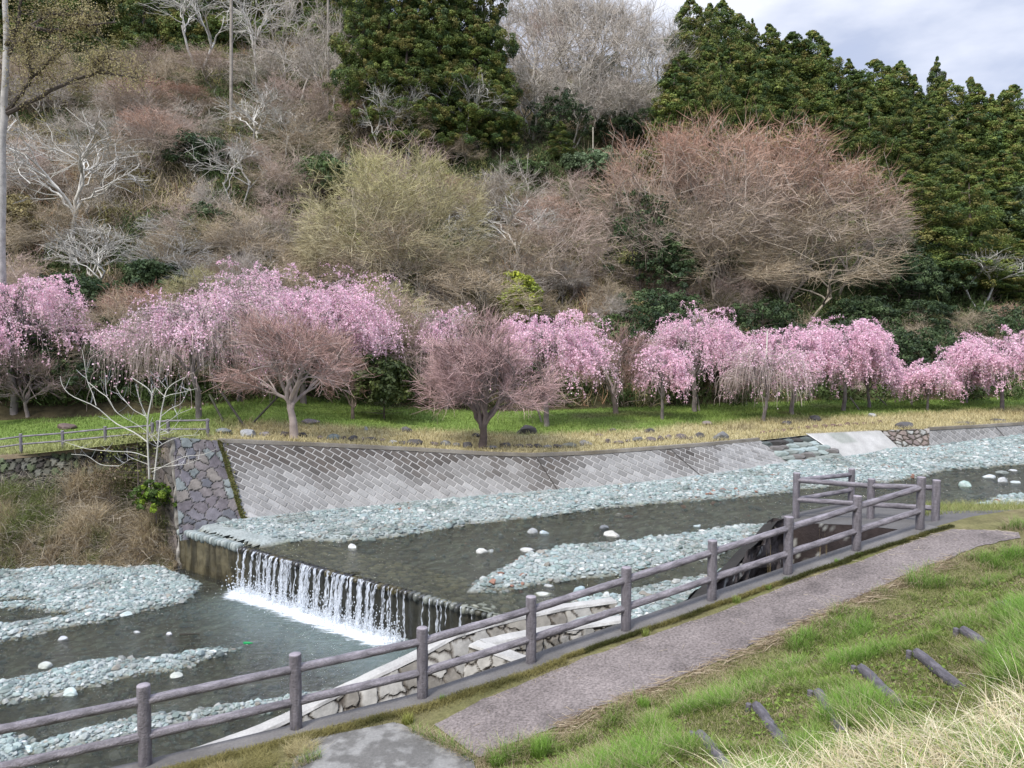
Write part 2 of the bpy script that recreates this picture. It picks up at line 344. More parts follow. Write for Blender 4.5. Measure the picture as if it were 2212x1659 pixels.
# water material : thin clear sheet with fresnel gloss, tinted, ripples by bump, foam by attribute
def water_mat(name, tint, foam=False, opac=.25):
    m = bpy.data.materials.new(name); m.use_nodes = True; t = m.node_tree; t.nodes.clear(); L = t.links.new
    out = t.nodes.new('ShaderNodeOutputMaterial'); tr = t.nodes.new('ShaderNodeBsdfTransparent'); tr.inputs[0].default_value = (*tint, 1)
    gl = t.nodes.new('ShaderNodeBsdfGlossy'); gl.inputs['Roughness'].default_value = .06; fr = t.nodes.new('ShaderNodeFresnel'); fr.inputs[0].default_value = 1.45
    df = t.nodes.new('ShaderNodeBsdfDiffuse'); df.inputs[0].default_value = (.12, .135, .115, 1)
    co = t.nodes.new('ShaderNodeTexCoord'); mp = t.nodes.new('ShaderNodeMapping'); mp.inputs['Rotation'].default_value = (0, 0, -.45); mp.inputs['Scale'].default_value = (1.0, 3.2, 1)
    n = t.nodes.new('ShaderNodeTexNoise'); n.inputs['Scale'].default_value = 2.3; n.inputs['Detail'].default_value = 7; n.inputs['Roughness'].default_value = .66; n.inputs['Distortion'].default_value = .6
    bp = t.nodes.new('ShaderNodeBump'); bp.inputs['Strength'].default_value = .9; bp.inputs['Distance'].default_value = .24
    L(co.outputs['Object'], mp.inputs[0]); L(mp.outputs[0], n.inputs[0]); L(n.outputs[0], bp.inputs['Height'])
    for q in (gl, df): L(bp.outputs[0], q.inputs['Normal'])
    L(bp.outputs[0], fr.inputs['Normal'])
    m0 = t.nodes.new('ShaderNodeMixShader'); m0.inputs[0].default_value = opac; L(tr.outputs[0], m0.inputs[1]); L(df.outputs[0], m0.inputs[2])
    m1 = t.nodes.new('ShaderNodeMixShader'); L(fr.outputs[0], m1.inputs[0]); L(m0.outputs[0], m1.inputs[1]); L(gl.outputs[0], m1.inputs[2])
    last = m1
    if foam:
        a = t.nodes.new('ShaderNodeAttribute'); a.attribute_name = 'col'; sp = t.nodes.new('ShaderNodeSeparateColor'); L(a.outputs['Color'], sp.inputs[0])
        # aerated turquoise water (G) then white foam (R)
        d2 = t.nodes.new('ShaderNodeBsdfDiffuse'); d2.inputs[0].default_value = (.22, .29, .28, 1)
        m2 = t.nodes.new('ShaderNodeMixShader'); L(sp.outputs['Green'], m2.inputs[0]); L(last.outputs[0], m2.inputs[1]); L(d2.outputs[0], m2.inputs[2])
        mp2 = t.nodes.new('ShaderNodeMapping'); mp2.inputs['Rotation'].default_value = (0, 0, .95); mp2.inputs['Scale'].default_value = (1.3, 4.5, 1)
        nf = t.nodes.new('ShaderNodeTexNoise'); nf.inputs['Scale'].default_value = 2.4; nf.inputs['Detail'].default_value = 7; nf.inputs['Roughness'].default_value = .7
        L(co.outputs['Object'], mp2.inputs[0]); L(mp2.outputs[0], nf.inputs[0])
        ad = t.nodes.new('ShaderNodeMath'); ad.operation = 'ADD'; L(sp.outputs['Red'], ad.inputs[0]); L(nf.outputs[0], ad.inputs[1])
        mr = t.nodes.new('ShaderNodeMapRange'); mr.inputs[1].default_value = .92; mr.inputs[2].default_value = 1.2; L(ad.outputs[0], mr.inputs[0])
        d3 = t.nodes.new('ShaderNodeBsdfDiffuse'); d3.inputs[0].default_value = (.8, .84, .86, 1)
        m3 = t.nodes.new('ShaderNodeMixShader'); L(mr.outputs[0], m3.inputs[0]); L(m2.outputs[0], m3.inputs[1]); L(d3.outputs[0], m3.inputs[2]); last = m3
    L(last.outputs[0], out.inputs[0]); return m
M['water'] = water_mat('river_water', (.86, .86, .76), opac=.15); M['pool'] = water_mat('pool_water', (.84, .85, .76), True, .15)
gx = np.arange(-14, 70, .5); gy = np.arange(13, 60, .5); X, Y = np.meshgrid(gx, gy, indexing='ij')
a, b = X.shape; i = np.arange(a - 1)[:, None] * b + np.arange(b - 1)[None, :]; F = np.stack([i, i + b, i + b + 1, i + 1], -1).reshape(-1, 4)
# trim the sheet exactly at the weir crest by sliding vertices onto it
d_ = wside(X, Y); sl_ = (d_ < .02) & (d_ > -.75); X2 = np.where(sl_, X - (d_ - .02) * WN[0], X); Y2 = np.where(sl_, Y - (d_ - .02) * WN[1], Y)
k_ = (d_ > -.75).ravel(); F = F[k_[F].all(1)]
mb = MB(); mb.add(np.stack([X2, Y2, zu(X2, Y2)], -1).reshape(-1, 3), F); tagit(mb.make('river_water', M['water'], smooth=True), kind='structure')
gx = np.arange(-36, 3, .14); gy = np.arange(8, 28, .14); X, Y = np.meshgrid(gx, gy, indexing='ij'); a, b = X.shape
i = np.arange(a - 1)[:, None] * b + np.arange(b - 1)[None, :]; F = np.stack([i, i + b, i + b + 1, i + 1], -1).reshape(-1, 4)
d_ = wside(X, Y); p_ = (X - WA[0]) * WD[0] + (Y - WA[1]) * WD[1]
def px_on_weir(px):                             # parameter along the crest seen at photo column px
    a = (px - CX) / FPX; return (a * WA[1] - WA[0]) / (WD[0] - a * WD[1])
W0, W1, W2, W3 = [px_on_weir(v) for v in (515, 545, 860, 1030)]
act = sstep(W0 - .5, W0 + .5, p_) * (1 - sstep(W2 - .3, W2 + .9, p_))
foam = act * (1 - sstep(.0, 1.5, -d_ - .35 * fbm(p_, d_, .7, 5))) * .95
wide = sstep(W0 - .6, W0 + 1.5, p_) * (1 - sstep(W2 + .5, W2 + 2.5, p_)) * (1 - sstep(.2, 3.6, -d_ + 1.4 * (fbm(X, Y, 1.5, 6) - .5)))
Z = np.full(X.shape, ZL) + .05 * foam * (fbm(X, Y, .22, 7) - .3)
kk = (d_ < .14).ravel(); F = F[kk[F].all(1)]
mb = MB(); mb.add(np.stack([X, Y, Z], -1).reshape(-1, 3), F, np.stack([foam, wide * .40, foam * 0], -1).reshape(-1, 3))
tagit(mb.make('pool_water', M['pool'], smooth=True), kind='structure')

# ================================================================== STONES
def ico():
    t = (1 + 5 ** .5) / 2
    v = nrm(np.array([[-1, t, 0], [1, t, 0], [-1, -t, 0], [1, -t, 0], [0, -1, t], [0, 1, t], [0, -1, -t], [0, 1, -t], [t, 0, -1], [t, 0, 1], [-t, 0, -1], [-t, 0, 1]], float))
    f = np.array([[0, 11, 5], [0, 5, 1], [0, 1, 7], [0, 7, 10], [0, 10, 11], [1, 5, 9], [5, 11, 4], [11, 10, 2], [10, 7, 6], [7, 1, 8], [3, 9, 4], [3, 4, 2], [3, 2, 6], [3, 6, 8], [3, 8, 9], [4, 9, 5], [2, 4, 11], [6, 2, 10], [8, 6, 7], [9, 8, 1]])
    return v, f
def subdiv(v, f):
    v = list(map(tuple, v)); c = {}; nf = []
    def mid(a, b):
        k = (min(a, b), max(a, b))
        if k not in c:
            m = np.array(v[a]) + np.array(v[b]); m /= np.linalg.norm(m); v.append(tuple(m)); c[k] = len(v) - 1
        return c[k]
    for a, b, d in f:
        x, y, z = mid(a, b), mid(b, d), mid(d, a); nf += [[a, x, z], [b, y, x], [d, z, y], [x, y, z]]
    return np.array(v), np.array(nf)
IV, IF = ico(); IV2, IF2 = subdiv(IV, IF); IV3, IF3 = subdiv(IV2, IF2)
PALE = np.array([(.28, .335, .315), (.215, .275, .26), (.36, .39, .37), (.165, .20, .195), (.31, .335, .32), (.46, .475, .45), (.24, .295, .295), (.25, .235, .20)])
def scatter_stones(mb, P, S, rng, red=None, wet=None):
    N = len(P); v = IV[None] * (1 + rng.uniform(-.3, .3, (N, 12, 1)))
    v = v * np.stack([rng.uniform(.8, 1.5, N), rng.uniform(.7, 1.1, N), rng.uniform(.4, .8, N)], 1)[:, None] * S[:, None, None]
    a = rng.uniform(0, 6.28, N); ca, sa = np.cos(a)[:, None], np.sin(a)[:, None]
    v = np.stack([v[..., 0] * ca - v[..., 1] * sa, v[..., 0] * sa + v[..., 1] * ca, v[..., 2]], -1) + P[:, None]
    F = (np.arange(N)[:, None, None] * 12 + IF[None]).reshape(-1, 3)
    C = PALE[rng.choice(len(PALE), N, p=[.22, .2, .16, .1, .12, .07, .1, .03])] * rng.uniform(.8, 1.12, (N, 1))
    if wet is not None: C = C * (1 - .55 * wet)[:, None] * (1 - wet[:, None] * np.array((0, .05, .12)))
    if red is not None: C[red] = np.array((.22, .12, .085)) * rng.uniform(.7, 1.3, (red.sum(), 1))
    mb.add(v.reshape(-1, 3), F, np.repeat(C, 12, 0))
rng = np.random.RandomState(3)
def gravel(name, N, x0, x1, y0, y1, mask, zfun, keep, seed, smin, smax, dens):
    X = rng.uniform(x0, x1, N); Y = rng.uniform(y0, y1, N); m = mask(X, Y) + .55 * (fbm(X, Y, 1.1, seed) - .5)
    h = bed_height(mask(X, Y), X, Y, seed); pr = sstep(-.25, .1, m) * dens + .05 + .12 * sstep(-1.3, -.2, m) * (fbm(X, Y, .8, seed + 8) > .52) * 1.3
    k = (rng.uniform(size=N) < pr) & keep(X, Y); X, Y, h, m = X[k], Y[k], h[k], m[k]
    S = np.exp(rng.normal(math.log(smin), .58, len(X))) * (.65 + .7 * fbm(X, Y, 1.6, seed + 20)); S = np.minimum(S, smax) * np.where(m < -.2, 1.25, 1)
    red = (fbm(X, Y, 2.2, 77) > .69) & (rng.uniform(size=len(X)) < .10)
    mb = MB(); scatter_stones(mb, np.stack([X, Y, zfun(X, Y) + np.maximum(h, -.10) + S * .15], 1), S, rng, red, np.maximum((1 - sstep(-.02, .06, h)) * .8, .55 * sstep(.60, .70, fbm(X, Y, 1.3, seed + 21))))
    return tagit(mb.make(name, M['stone']), kind='stuff')
g = gravel('gravel', 260000, -12, 44, 14, 46, mask_u, zu, lambda X, Y: (wside(X, Y) > .9) & (Y > 12.9 + .43 * X + .3) & (Y < np.interp(X, BOTS[:, 0], BOTS[:, 1]) - .1) & (np.abs(X) < Y * .7), 40, .034, .12, 1.0)
g['label'] = 'pale blue green river gravel above the weir'
g = gravel('gravel', 110000, -22, -1, 9, 27, mask_l, ZLf, lambda X, Y: (wside(X, Y) < -.5) & (np.abs(X) < Y * .72), 60, .029, .10, 1.0)
g['label'] = 'pale river gravel bars below the weir'
def boulder(p, sx, sy, sz, rz, colr, seed, label, name='boulder', cat='boulder', group=None, flat=.25, rough=.2):
    rg = np.random.RandomState(seed); v = IV3.copy()
    for q in range(5):
        n_ = nrm(rg.normal(size=3)); lim = rg.uniform(.55, .85); dd = v @ n_; v = v - np.maximum(dd - lim, 0)[:, None] * n_
    v = v * (1 + rough * .5 * noise2(v[:, 0] * 2 + seed, v[:, 1] * 2 + v[:, 2] * 3, 1, seed % 50)[:, None])
    v = v * np.array([sx, sy, sz]); v[:, 2] += sz * (1 - 2 * flat) * .5
    ca, sa = math.cos(rz), math.sin(rz); v = np.stack([v[:, 0] * ca - v[:, 1] * sa, v[:, 0] * sa + v[:, 1] * ca, v[:, 2]], 1)
    cc = np.array(colr) * (.75 + .5 * fbm(v[:, 0] * 3 + v[:, 2] * 2, v[:, 1] * 3, .6, seed))[:, None]
    li = sstep(.6, .72, fbm(v[:, 0] + v[:, 2], v[:, 1] + seed, .18, seed + 1))[:, None] * .5; cc = cc * (1 - li) + li * np.minimum(np.array(colr) * 1.9, .6)
    o = mk(name, v, [IF3], M['stone'], None, cc, False); o.location = p; return tagit(o, label, cat, group)

# ================================================================== FAR REVETMENT WALL
def wsurf(i0, i1):                              # returns mapping function and metric size of the wall between two stations
    B, T = BOTS[i0:i1 + 1], TOPS[i0:i1 + 1]; l = np.concatenate([[0], np.cumsum(np.linalg.norm(np.diff((B + T) / 2, axis=0), axis=1))])
    hgt = np.linalg.norm(T - B, axis=1)
    nrmv = np.cross(B[-1] - B[0], T[0] - B[0]); nrmv /= np.linalg.norm(nrmv)
    if nrmv[1] > 0: nrmv = -nrmv
    def f(s, t, off=0):                          # t in metres from the top downwards
        s = np.asarray(s, float); t = np.asarray(t, float)
        b = np.stack([np.interp(s, l, B[:, k]) for k in range(3)], -1); tt = np.stack([np.interp(s, l, T[:, k]) for k in range(3)], -1); h = np.interp(s, l, hgt)
        u = (t / h)[..., None]; return tt + (b - tt) * u + nrmv * np.asarray(off)[..., None]
    return f, l, hgt
def block_wall(name, label, i0, i1, stain, seed, joints=(), group=None):
    f, l, hgt = wsurf(i0, i1); L = l[-1]; H = hgt.max() + .05
    root = thing(name, label, 'retaining wall', tuple(BOTS[i0]), group=group); inv = -np.array(BOTS[i0])
    ss = np.linspace(0, L, 120); tt = np.linspace(0, 1, 10); S, T_ = np.meshgrid(ss, tt, indexing='ij'); hh = np.interp(S, l, hgt)
    P = f(S, T_ * (hh + .35)); mb_ = MB(); cb = cmix((.27, .26, .25), (.40, .39, .37), fbm(S, T_ * 3, .8, seed)); grid(mb_, P + inv, cb, True)
    mb_.make('mortar_backing', M['conc'], root)
    ang = R(33); u1 = np.array([math.cos(ang), math.sin(ang)]); u2 = np.array([-math.sin(ang), math.cos(ang)]); bl, bw, gp = .43, .245, .022
    rg = np.random.RandomState(seed); mb_ = MB(); n1_ = int((L + H) / bl) + 3; n2_ = int((L + H) / bw) + 3
    V, Cc, Ff = [], [], []
    for j in range(-n2_, n2_):
        for i in range(-2, n1_ * 2):
            c = u1 * (i + .5 * (j % 2)) * bl + u2 * j * bw
            if c[0] < -.3 or c[0] > L + .3 or c[1] < -.2: continue
            hl = np.interp(c[0], l, hgt)
            if c[1] > hl + .15: continue
            a, b = (bl - gp) / 2, (bw - gp) / 2
            q = np.array([c + u1 * sx * a + u2 * sy * b for sx, sy in ((-1, -1), (1, -1), (1, 1), (-1, 1))]); qi = np.array([c + u1 * sx * (a - .028) + u2 * sy * (b - .028) for sx, sy in ((-1, -1), (1, -1), (1, 1), (-1, 1))])
            for w_ in (q, qi): w_[:, 0] = np.clip(w_[:, 0], .01, L - .01); w_[:, 1] = np.clip(w_[:, 1], .04, np.interp(w_[:, 0], l, hgt) + .1)
            if abs((qi[2] - qi[0])[0] * (qi[3] - qi[1])[1] - (qi[2] - qi[0])[1] * (qi[3] - qi[1])[0]) < .01: continue
            off = .016 + rg.uniform(-.006, .008)
            vv = np.concatenate([f(q[:, 0], q[:, 1], np.full(4, -.005)), f(qi[:, 0], qi[:, 1], np.full(4, off))])
            st = stain(c[0] / L, c[1] / hl, c); cc = cmix((.215, .21, .20), (.335, .33, .32), rg.uniform() * .6 + .4 * sstep(.55, 1, c[1] / hl)) * rg.uniform(.85, 1.12); cc = cc * (1 - st) + np.array((.065, .055, .047)) * rg.uniform(.7, 1.5) * st
            k = len(V) * 8; V.append(vv); Cc.append(np.tile(cc, (8, 1)))
            Ff += [[k + 4, k + 5, k + 6, k + 7]] + [[k + e, k + (e + 1) % 4, k + 4 + (e + 1) % 4, k + 4 + e] for e in range(4)]
    mb_.add(np.concatenate(V) + inv, Ff, np.concatenate(Cc)); mb_.make('block_facing', M['conc'], root)
    # coping strip and joints
    sx = np.linspace(0, L, 80); top = f(sx, np.zeros(80), np.full(80, .03)); 
    cp = np.stack([top + [0, .28, .06], top + [0, -.03, .07], top + [0, -.05, -.06]], 1); mb_ = MB(); grid(mb_, cp + inv, cmix((.12, .10, .07), (.30, .28, .25), fbm(sx, sx * 0, .9, seed))[:, None].repeat(3, 1), False); mb_.make('coping', M['conc'], root)
    for (sa, sb) in joints:
        tq = np.linspace(.02, 1, 12); ssj = (sa + (sb - sa) * tq) * L; hh = np.interp(ssj, l, hgt); A = f(ssj, tq * hh, np.full(12, .034)); Bq = f(ssj + .05, tq * hh, np.full(12, .034))
        mb_ = MB(); grid(mb_, np.stack([A, Bq], 1) + inv, (.06, .055, .05)); mb_.make('expansion_joint', M['conc'], root)
    return root
def stain1(s, t, c):
    n_ = fbm(c[0], c[1] * 1.4, 1.8, 21) + .25 * (vnoise(c[0], c[1], .3, 5) - .5)
    base = sstep(.62, .0, t + 0) if False else (1 - t)
    k = (1 - t) * 1.25 + (n_ - .5) * 2.0 - .16 - max(0, s - .42) * 1.3 - .2 * (s < .06)
    return float(np.clip(k, 0, .88))
block_wall('revetment_wall', 'long concrete block retaining wall with diagonal block pattern and dark stained top, beside the weir', 1, 9, stain1, 5, joints=((.50, .535), (.76, .80)))
block_wall('revetment_wall', 'distant concrete block retaining wall at the right edge beyond the smooth concrete slab', 12, 15, lambda s, t, c: .12, 6, joints=((.30, .36),))
# voronoi masonry sheet
def voro(U, V_, cell, seed):
    gx_ = np.floor(U / cell).astype(np.int64); gy_ = np.floor(V_ / cell).astype(np.int64); F1 = np.full(U.shape, 1e9); F2 = F1.copy(); ID = np.zeros(U.shape)
    def h(a, b, k):
        n = (a * 73856093 ^ b * 19349663 ^ (seed * 83492791 + k * 2654435)) & 0x7fffffff; n = ((n ^ (n >> 13)) * 1274126177) & 0x7fffffff; return ((n ^ (n >> 16)) & 0xffff) / 65535.
    for dx in (-2, -1, 0, 1, 2):
        for dy in (-2, -1, 0, 1, 2):
            a, b = gx_ + dx, gy_ + dy; px = (a + .5 + .8 * (h(a, b, 1) - .5)) * cell; py = (b + .5 + .8 * (h(a, b, 2) - .5)) * cell
            d = np.hypot(U - px, V_ - py); i_ = h(a, b, 3); c1 = d < F1
            F2 = np.where(c1, F1, np.minimum(F2, d)); ID = np.where(c1, i_, ID); F1 = np.where(c1, d, F1)
    return F2 - F1, ID
def masonry(mb_, f, L, Hf, cell, seed, cols, joint, raise_=.06, step=.04, asp=1.0, jw=.05, offset=0):
    ns = max(3, int(L / step)); nh = max(3, int(Hf(0) / step)) ; S, T_ = np.meshgrid(np.linspace(0, L, ns), np.linspace(0, 1, nh), indexing='ij'); H_ = Hf(S); U = S; W_ = T_ * H_
    E, ID = voro(U * asp + .02 * np.sin(W_ * 30), W_ + .02 * np.sin(U * 27), cell, seed); e = sstep(0, jw, E)
    cols = np.array(cols); C = cols[(ID * len(cols)).astype(int) % len(cols)] * (.8 + .45 * fbm(U, W_, .25, seed))[..., None]
    C = C * e[..., None] + np.array(joint) * (1 - e)[..., None]
    P = f(S, W_, offset + raise_ * np.sqrt(np.clip(e, 0, 1)) * (.7 + .5 * ID) + .012 * (fbm(U, W_, .08, seed + 1) - .5)); grid(mb_, P, C, True)
f, l, hgt = wsurf(0, 1)
root = thing('stone_wall', 'grey natural stone wall at the left end of the weir with pale corner', 'retaining wall', tuple(BOTS[0]))
mb = MB(); inv = -BOTS[0]
masonry(mb, lambda s, t, o: f(s, t, o) + inv, l[-1], lambda s: np.interp(s, l, hgt) + .3, .42, 3, [(.13, .115, .12), (.17, .15, .145), (.15, .14, .15), (.19, .17, .15), (.12, .12, .13), (.20, .22, .21)], (.085, .08, .07))
mb.make('stone_face', M['masonry'], root)
A, B = TOPS[0], BOTS[0]                           # left return of the wall facing downstream
mb = MB(); ret = lambda s, t, o: (A + (np.array([WA[0], WA[1], ZL - .2]) + [-.05, -.05, 0] - A) * (t / 4.6)[..., None] + np.array([-1.6, 1.4, 0]) * (s / 2.2)[..., None]) + np.array([-.8, -.5, 0]) * np.asarray(o)[..., None] + inv
masonry(mb, ret, 2.2, lambda s: 4.6 + 0 * s, .42, 8, [(.14, .12, .11), (.20, .17, .14), (.11, .10, .09)], (.05, .045, .035)); mb.make('end_face', M['masonry'], root)
# pale corner quoin strip and moss line
e0 = A + np.array([.05, -.12, 0]); e1 = np.array([WA[0] + .02, WA[1] - .1, -7.9])
tq = np.linspace(0, 1, 22); mb = MB(); ctr = e0 + (e1 - e0) * tq[:, None] + rng.normal(size=(22, 3)) * .035
polytube(mb, (ctr + inv)[None], rng.uniform(.06, .11, (1, 22)), 6, cmix((.13, .12, .10), (.33, .31, .28), rng.uniform(size=22))[None]); mb.make('corner_quoin', M['masonry'], root)
f1, l1, h1 = wsurf(1, 2)
mb = MB(); tq = rng.uniform(0, 1, 900); base = f1(np.full(900, .02) + rng.normal(size=900) * .07, tq * h1[0], np.full(900, .07)) + inv
leafquads(mb, base, rng.normal(size=(900, 3)) + [0, -1, .4], .05, rng, cmix((.10, .12, .03), (.17, .15, .06), rng.uniform(size=900))); mb.make('moss_seam', M['leaf'], root)
# rough boulder steps, smooth slab and cobble panel
f, l, hgt = wsurf(9, 10); root = thing('boulder_steps', 'stack of large greenish stone blocks between block wall and concrete slab', 'stone steps', tuple(BOTS[9])); inv = -BOTS[9]
S, T_ = np.meshgrid(np.linspace(0, l[-1], 12), np.linspace(0, 1, 6), indexing='ij'); mb = MB(); grid(mb, f(S, T_ * (np.interp(S, l, hgt) + .3), -.45 + 0 * S) + inv, (.06, .06, .05), True); mb.make('backing', M['masonry'], root)
for r_ in range(5):
    for c_ in range(6):
        s_ = (c_ + .5 + .25 * (r_ % 2)) * l[-1] / 6.2 + rng.uniform(-.08, .08); t_ = (r_ + .45) * hgt[0] / 4.7
        p = f(s_, t_, -.22 + .05 * r_) + inv; v = IV2 * [.48, .42, .20] * rng.uniform(.75, 1.15) ; v = v * (1 + rng.uniform(-.16, .16, (len(v), 1))); v = np.clip(v, [-.40, -.34, -.15], [.40, .34, .15])
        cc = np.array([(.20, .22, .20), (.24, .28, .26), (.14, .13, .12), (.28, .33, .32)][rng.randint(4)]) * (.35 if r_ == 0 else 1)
        mk('block', v + p, [IF2], M['stone'], root, np.tile(cc, (len(v), 1)), False)
f, l, hgt = wsurf(10, 11); root = thing('concrete_slab', 'smooth pale concrete slab sloping into the gravel on the far bank', 'concrete slab', tuple(BOTS[10])); inv = -BOTS[10]
# the slab leans: its left edge runs from the top left to the lower right
q = [at(1745, 938, TOPS[10][1]), at(1900, 931, TOPS[11][1]), at(1945, 972, BOTS[11][1]) , at(1828, 993, BOTS[10][1])]
q = [np.array(v) for v in q]; S, T_ = np.meshgrid(np.linspace(0, 1, 24), np.linspace(0, 1.06, 12), indexing='ij')
P = (q[0] * (1 - S[..., None]) + q[1] * S[..., None]) * (1 - T_[..., None]) + (q[3] * (1 - S[..., None]) + q[2] * S[..., None]) * T_[..., None] + np.array([0, -.10, .02])
cc = cmix((.33, .325, .30), (.43, .42, .40), fbm(S * 4, T_ * 4, 1, 3)); cr = ((S > .22) & (S < .5) & (T_ < .45)); cc[cr] = (.27, .28, .25)
mb = MB(); grid(mb, P + inv, cc, True); mb.make('slab', M['conc'], root)
mb = MB(); qq = np.stack([P[0], P[0] + [-.16, -.02, .05]], 1); grid(mb, qq + inv, (.55, .54, .5)); qq = np.stack([P[:, 0], P[:, 0] + [0, .35, .0]], 1); grid(mb, qq + inv, (.3, .28, .24)); mb.make('edge_trim', M['conc'], root)
f, l, hgt = wsurf(11, 12); root = thing('cobble_wall', 'short wall of rounded brown cobbles right of the concrete slab', 'retaining wall', tuple(BOTS[11])); inv = -BOTS[11]
mb = MB(); masonry(mb, lambda s, t, o: f(s, t, o) + inv, l[-1], lambda s: np.interp(s, l, hgt) + .3, .30, 13, [(.20, .16, .14), (.24, .21, .19), (.28, .26, .24), (.17, .14, .13), (.30, .30, .28)], (.09, .08, .06), raise_=.10, jw=.09); mb.make('stone_face', M['masonry'], root)
# left lower wall
lw = [np.array([-34, 30.6, -4.8]), np.array([-26, 29.9, -4.6]), np.array([-19.6, 29.4, -4.48]), np.array([-12.5, 28.9, -3.80])]
root = thing('stone_wall', 'dark mossy dry stone wall above the reeds at the left edge', 'retaining wall', (-19, 29.2, -6.5)); inv = -np.array([-19, 29.2, -6.5]); mb = MB(); lw = np.array(lw); ll = np.concatenate([[0], np.cumsum(np.linalg.norm(np.diff(lw, axis=0), axis=1))])
fl_ = lambda s, t, o: np.stack([np.interp(s, ll, lw[:, k]) for k in range(3)], -1) + np.stack([0 * t, -.28 * t - np.asarray(o), -t], -1) + inv
masonry(mb, fl_, ll[-1], lambda s: 2.6 + 0 * s, .30, 17, [(.07, .07, .055), (.10, .10, .08), (.05, .045, .04), (.13, .13, .11), (.09, .11, .06)], (.02, .02, .017), raise_=.12, step=.06, jw=.08); mb.make('stone_face', M['masonry'], root)
sx = np.linspace(0, ll[-1], 60); t0 = np.stack([np.interp(sx, ll, lw[:, k]) for k in range(3)], -1); mb = MB(); cp = np.stack([t0 + [0, .5, .05], t0 + [0, -.12, .06], t0 + [0, -.14, -.10], t0 + [0, .1, -.1]], 1); grid(mb, cp + inv, cmix((.16, .12, .08), (.24, .20, .13), fbm(sx, sx * 0, .7, 4))[:, None].repeat(4, 1)); mb.make('coping', M['conc'], root)
# reed bank ground
mb = MB(); X, Y = np.meshgrid(np.linspace(-40, -11.6, 90), np.linspace(25.3, 30, 30), indexing='ij')
def bank(X, Y): return ZL - .12 + .72 * np.clip(Y - 25.75 - .35 * noise2(X, Y * 0, 3, 2), 0, 3.1) + .12 * noise2(X, Y, .9, 4)
grid(mb, np.stack([X, Y, bank(X, Y)], -1), cmix((.09, .07, .045), (.08, .085, .03), fbm(X, Y, 1, 5)), True); tagit(mb.make('river_bank', M['soil'], smooth=True), kind='structure')

# ================================================================== WEIR
root = thing('weir', 'stone weir across the river with rounded crest stones and dark wet face', 'weir', (WA[0], WA[1], ZL)); inv = -np.array([WA[0], WA[1], ZL])
def wp(p, out, z):                                # p along, out = downstream distance
    p = np.asarray(p, float); out = np.asarray(out, float); z = np.asarray(z, float); p, out, z = np.broadcast_arrays(p, out, z)
    return np.stack([WA[0] + WD[0] * p - WN[0] * out, WA[1] + WD[1] * p - WN[1] * out, z], -1)
ps = np.linspace(-.1, WL + .2, 420); hs = np.linspace(0, 1, 26); PP, HH = np.meshgrid(ps, hs, indexing='ij'); Zf_ = ZL - .25 + (-6.52 - ZL + .25) * HH
rib = .045 * np.abs(np.sin(PP * 9 + 1.5 * fbm(PP, HH, 1.5, 3))) + .05 * fbm(PP, HH * 1.2, .25, 5)
wet = sstep(W0 - .4, W0 + .6, PP)[..., None]; st = fbm(PP * 6, HH * .5, 1.0, 9)[..., None]
dryc = np.array((.035, .03, .018)) * (1 - st) + np.array((.13, .112, .065)) * st; dryc = dryc * (.55 + .6 * sstep(.4, .62, vnoise(PP, HH * .2, .16, 7))[..., None]); wc = np.array((.018, .018, .014)) * (1 - st) + np.array((.05, .048, .035)) * st
mb = MB(); grid(mb, wp(PP, rib, Zf_) + inv, dryc * (1 - wet) + wc * wet, True); mb.make('face', M['darkwet'], root)
ap = np.meshgrid(np.linspace(-.1, WL + .2, 300), np.linspace(.10, -1.7, 30), indexing='ij'); E, ID = voro(ap[0] * .8, ap[1] * 1.5, .30, 5); e_ = sstep(0, .09, E)
pc = np.array([(.22, .25, .24), (.16, .19, .18), (.30, .32, .29), (.24, .24, .19)])[(ID * 4).astype(int) % 4]; dk = (sstep(W0 - .8, W0 + .5, ap[0]) * (1 - .5 * sstep(W3 - 1, W3, ap[0])))[..., None]
pc = pc * (1 - dk) + np.array((.17, .16, .10)) * (.6 + ID[..., None]) * dk; pc = pc * e_[..., None] + np.array((.07, .065, .05)) * (1 - e_[..., None])
mb = MB(); grid(mb, wp(ap[0], ap[1], -6.585 + .06 * e_ + .07 * (1 - dk[..., 0])) + inv, pc, True); mb.make('apron', M['masonry'], root)
p = .02; q_ = 0
while p < WL:
    wd = rng.uniform(.12, .19); drw = float(sstep(W0 - .3, W0 + .3, p)); v = IV2.copy(); v = np.sign(v) * np.abs(v) ** .62
    lz = rng.uniform(.16, .25) if drw < .5 else rng.uniform(.10, .2); v = v * [wd * .5, rng.uniform(.14, .19), lz * .62]; c_ = wp(p + wd / 2, .015, -6.53 - lz * .38 + (.06 if drw < .5 else -.005)); ang = math.atan2(WD[1], WD[0])
    v = np.stack([v[:, 0] * math.cos(ang) - v[:, 1] * math.sin(ang), v[:, 0] * math.sin(ang) + v[:, 1] * math.cos(ang), v[:, 2]], 1) * (1 + rng.uniform(-.05, .05, (len(v), 1)))
    rt = sstep(W2 + .2, W2 + .6, p); cc = np.array([(.24, .28, .27), (.30, .33, .31), (.19, .22, .21)][rng.randint(3)]) if (drw < .5) else np.array([(.03, .028, .022), (.06, .05, .02), (.02, .02, .02)][rng.randint(3)]) * (1 - rt * .5) + rt * np.array((.14, .15, .13)) * rng.uniform(.2, 1.4)
    mk('crest_stone', v + c_ + inv, [IF2], M['darkwet'] if drw > .5 else M['stone'], root, np.tile(cc, (len(v), 1)), True); p += wd + .015; q_ += 1
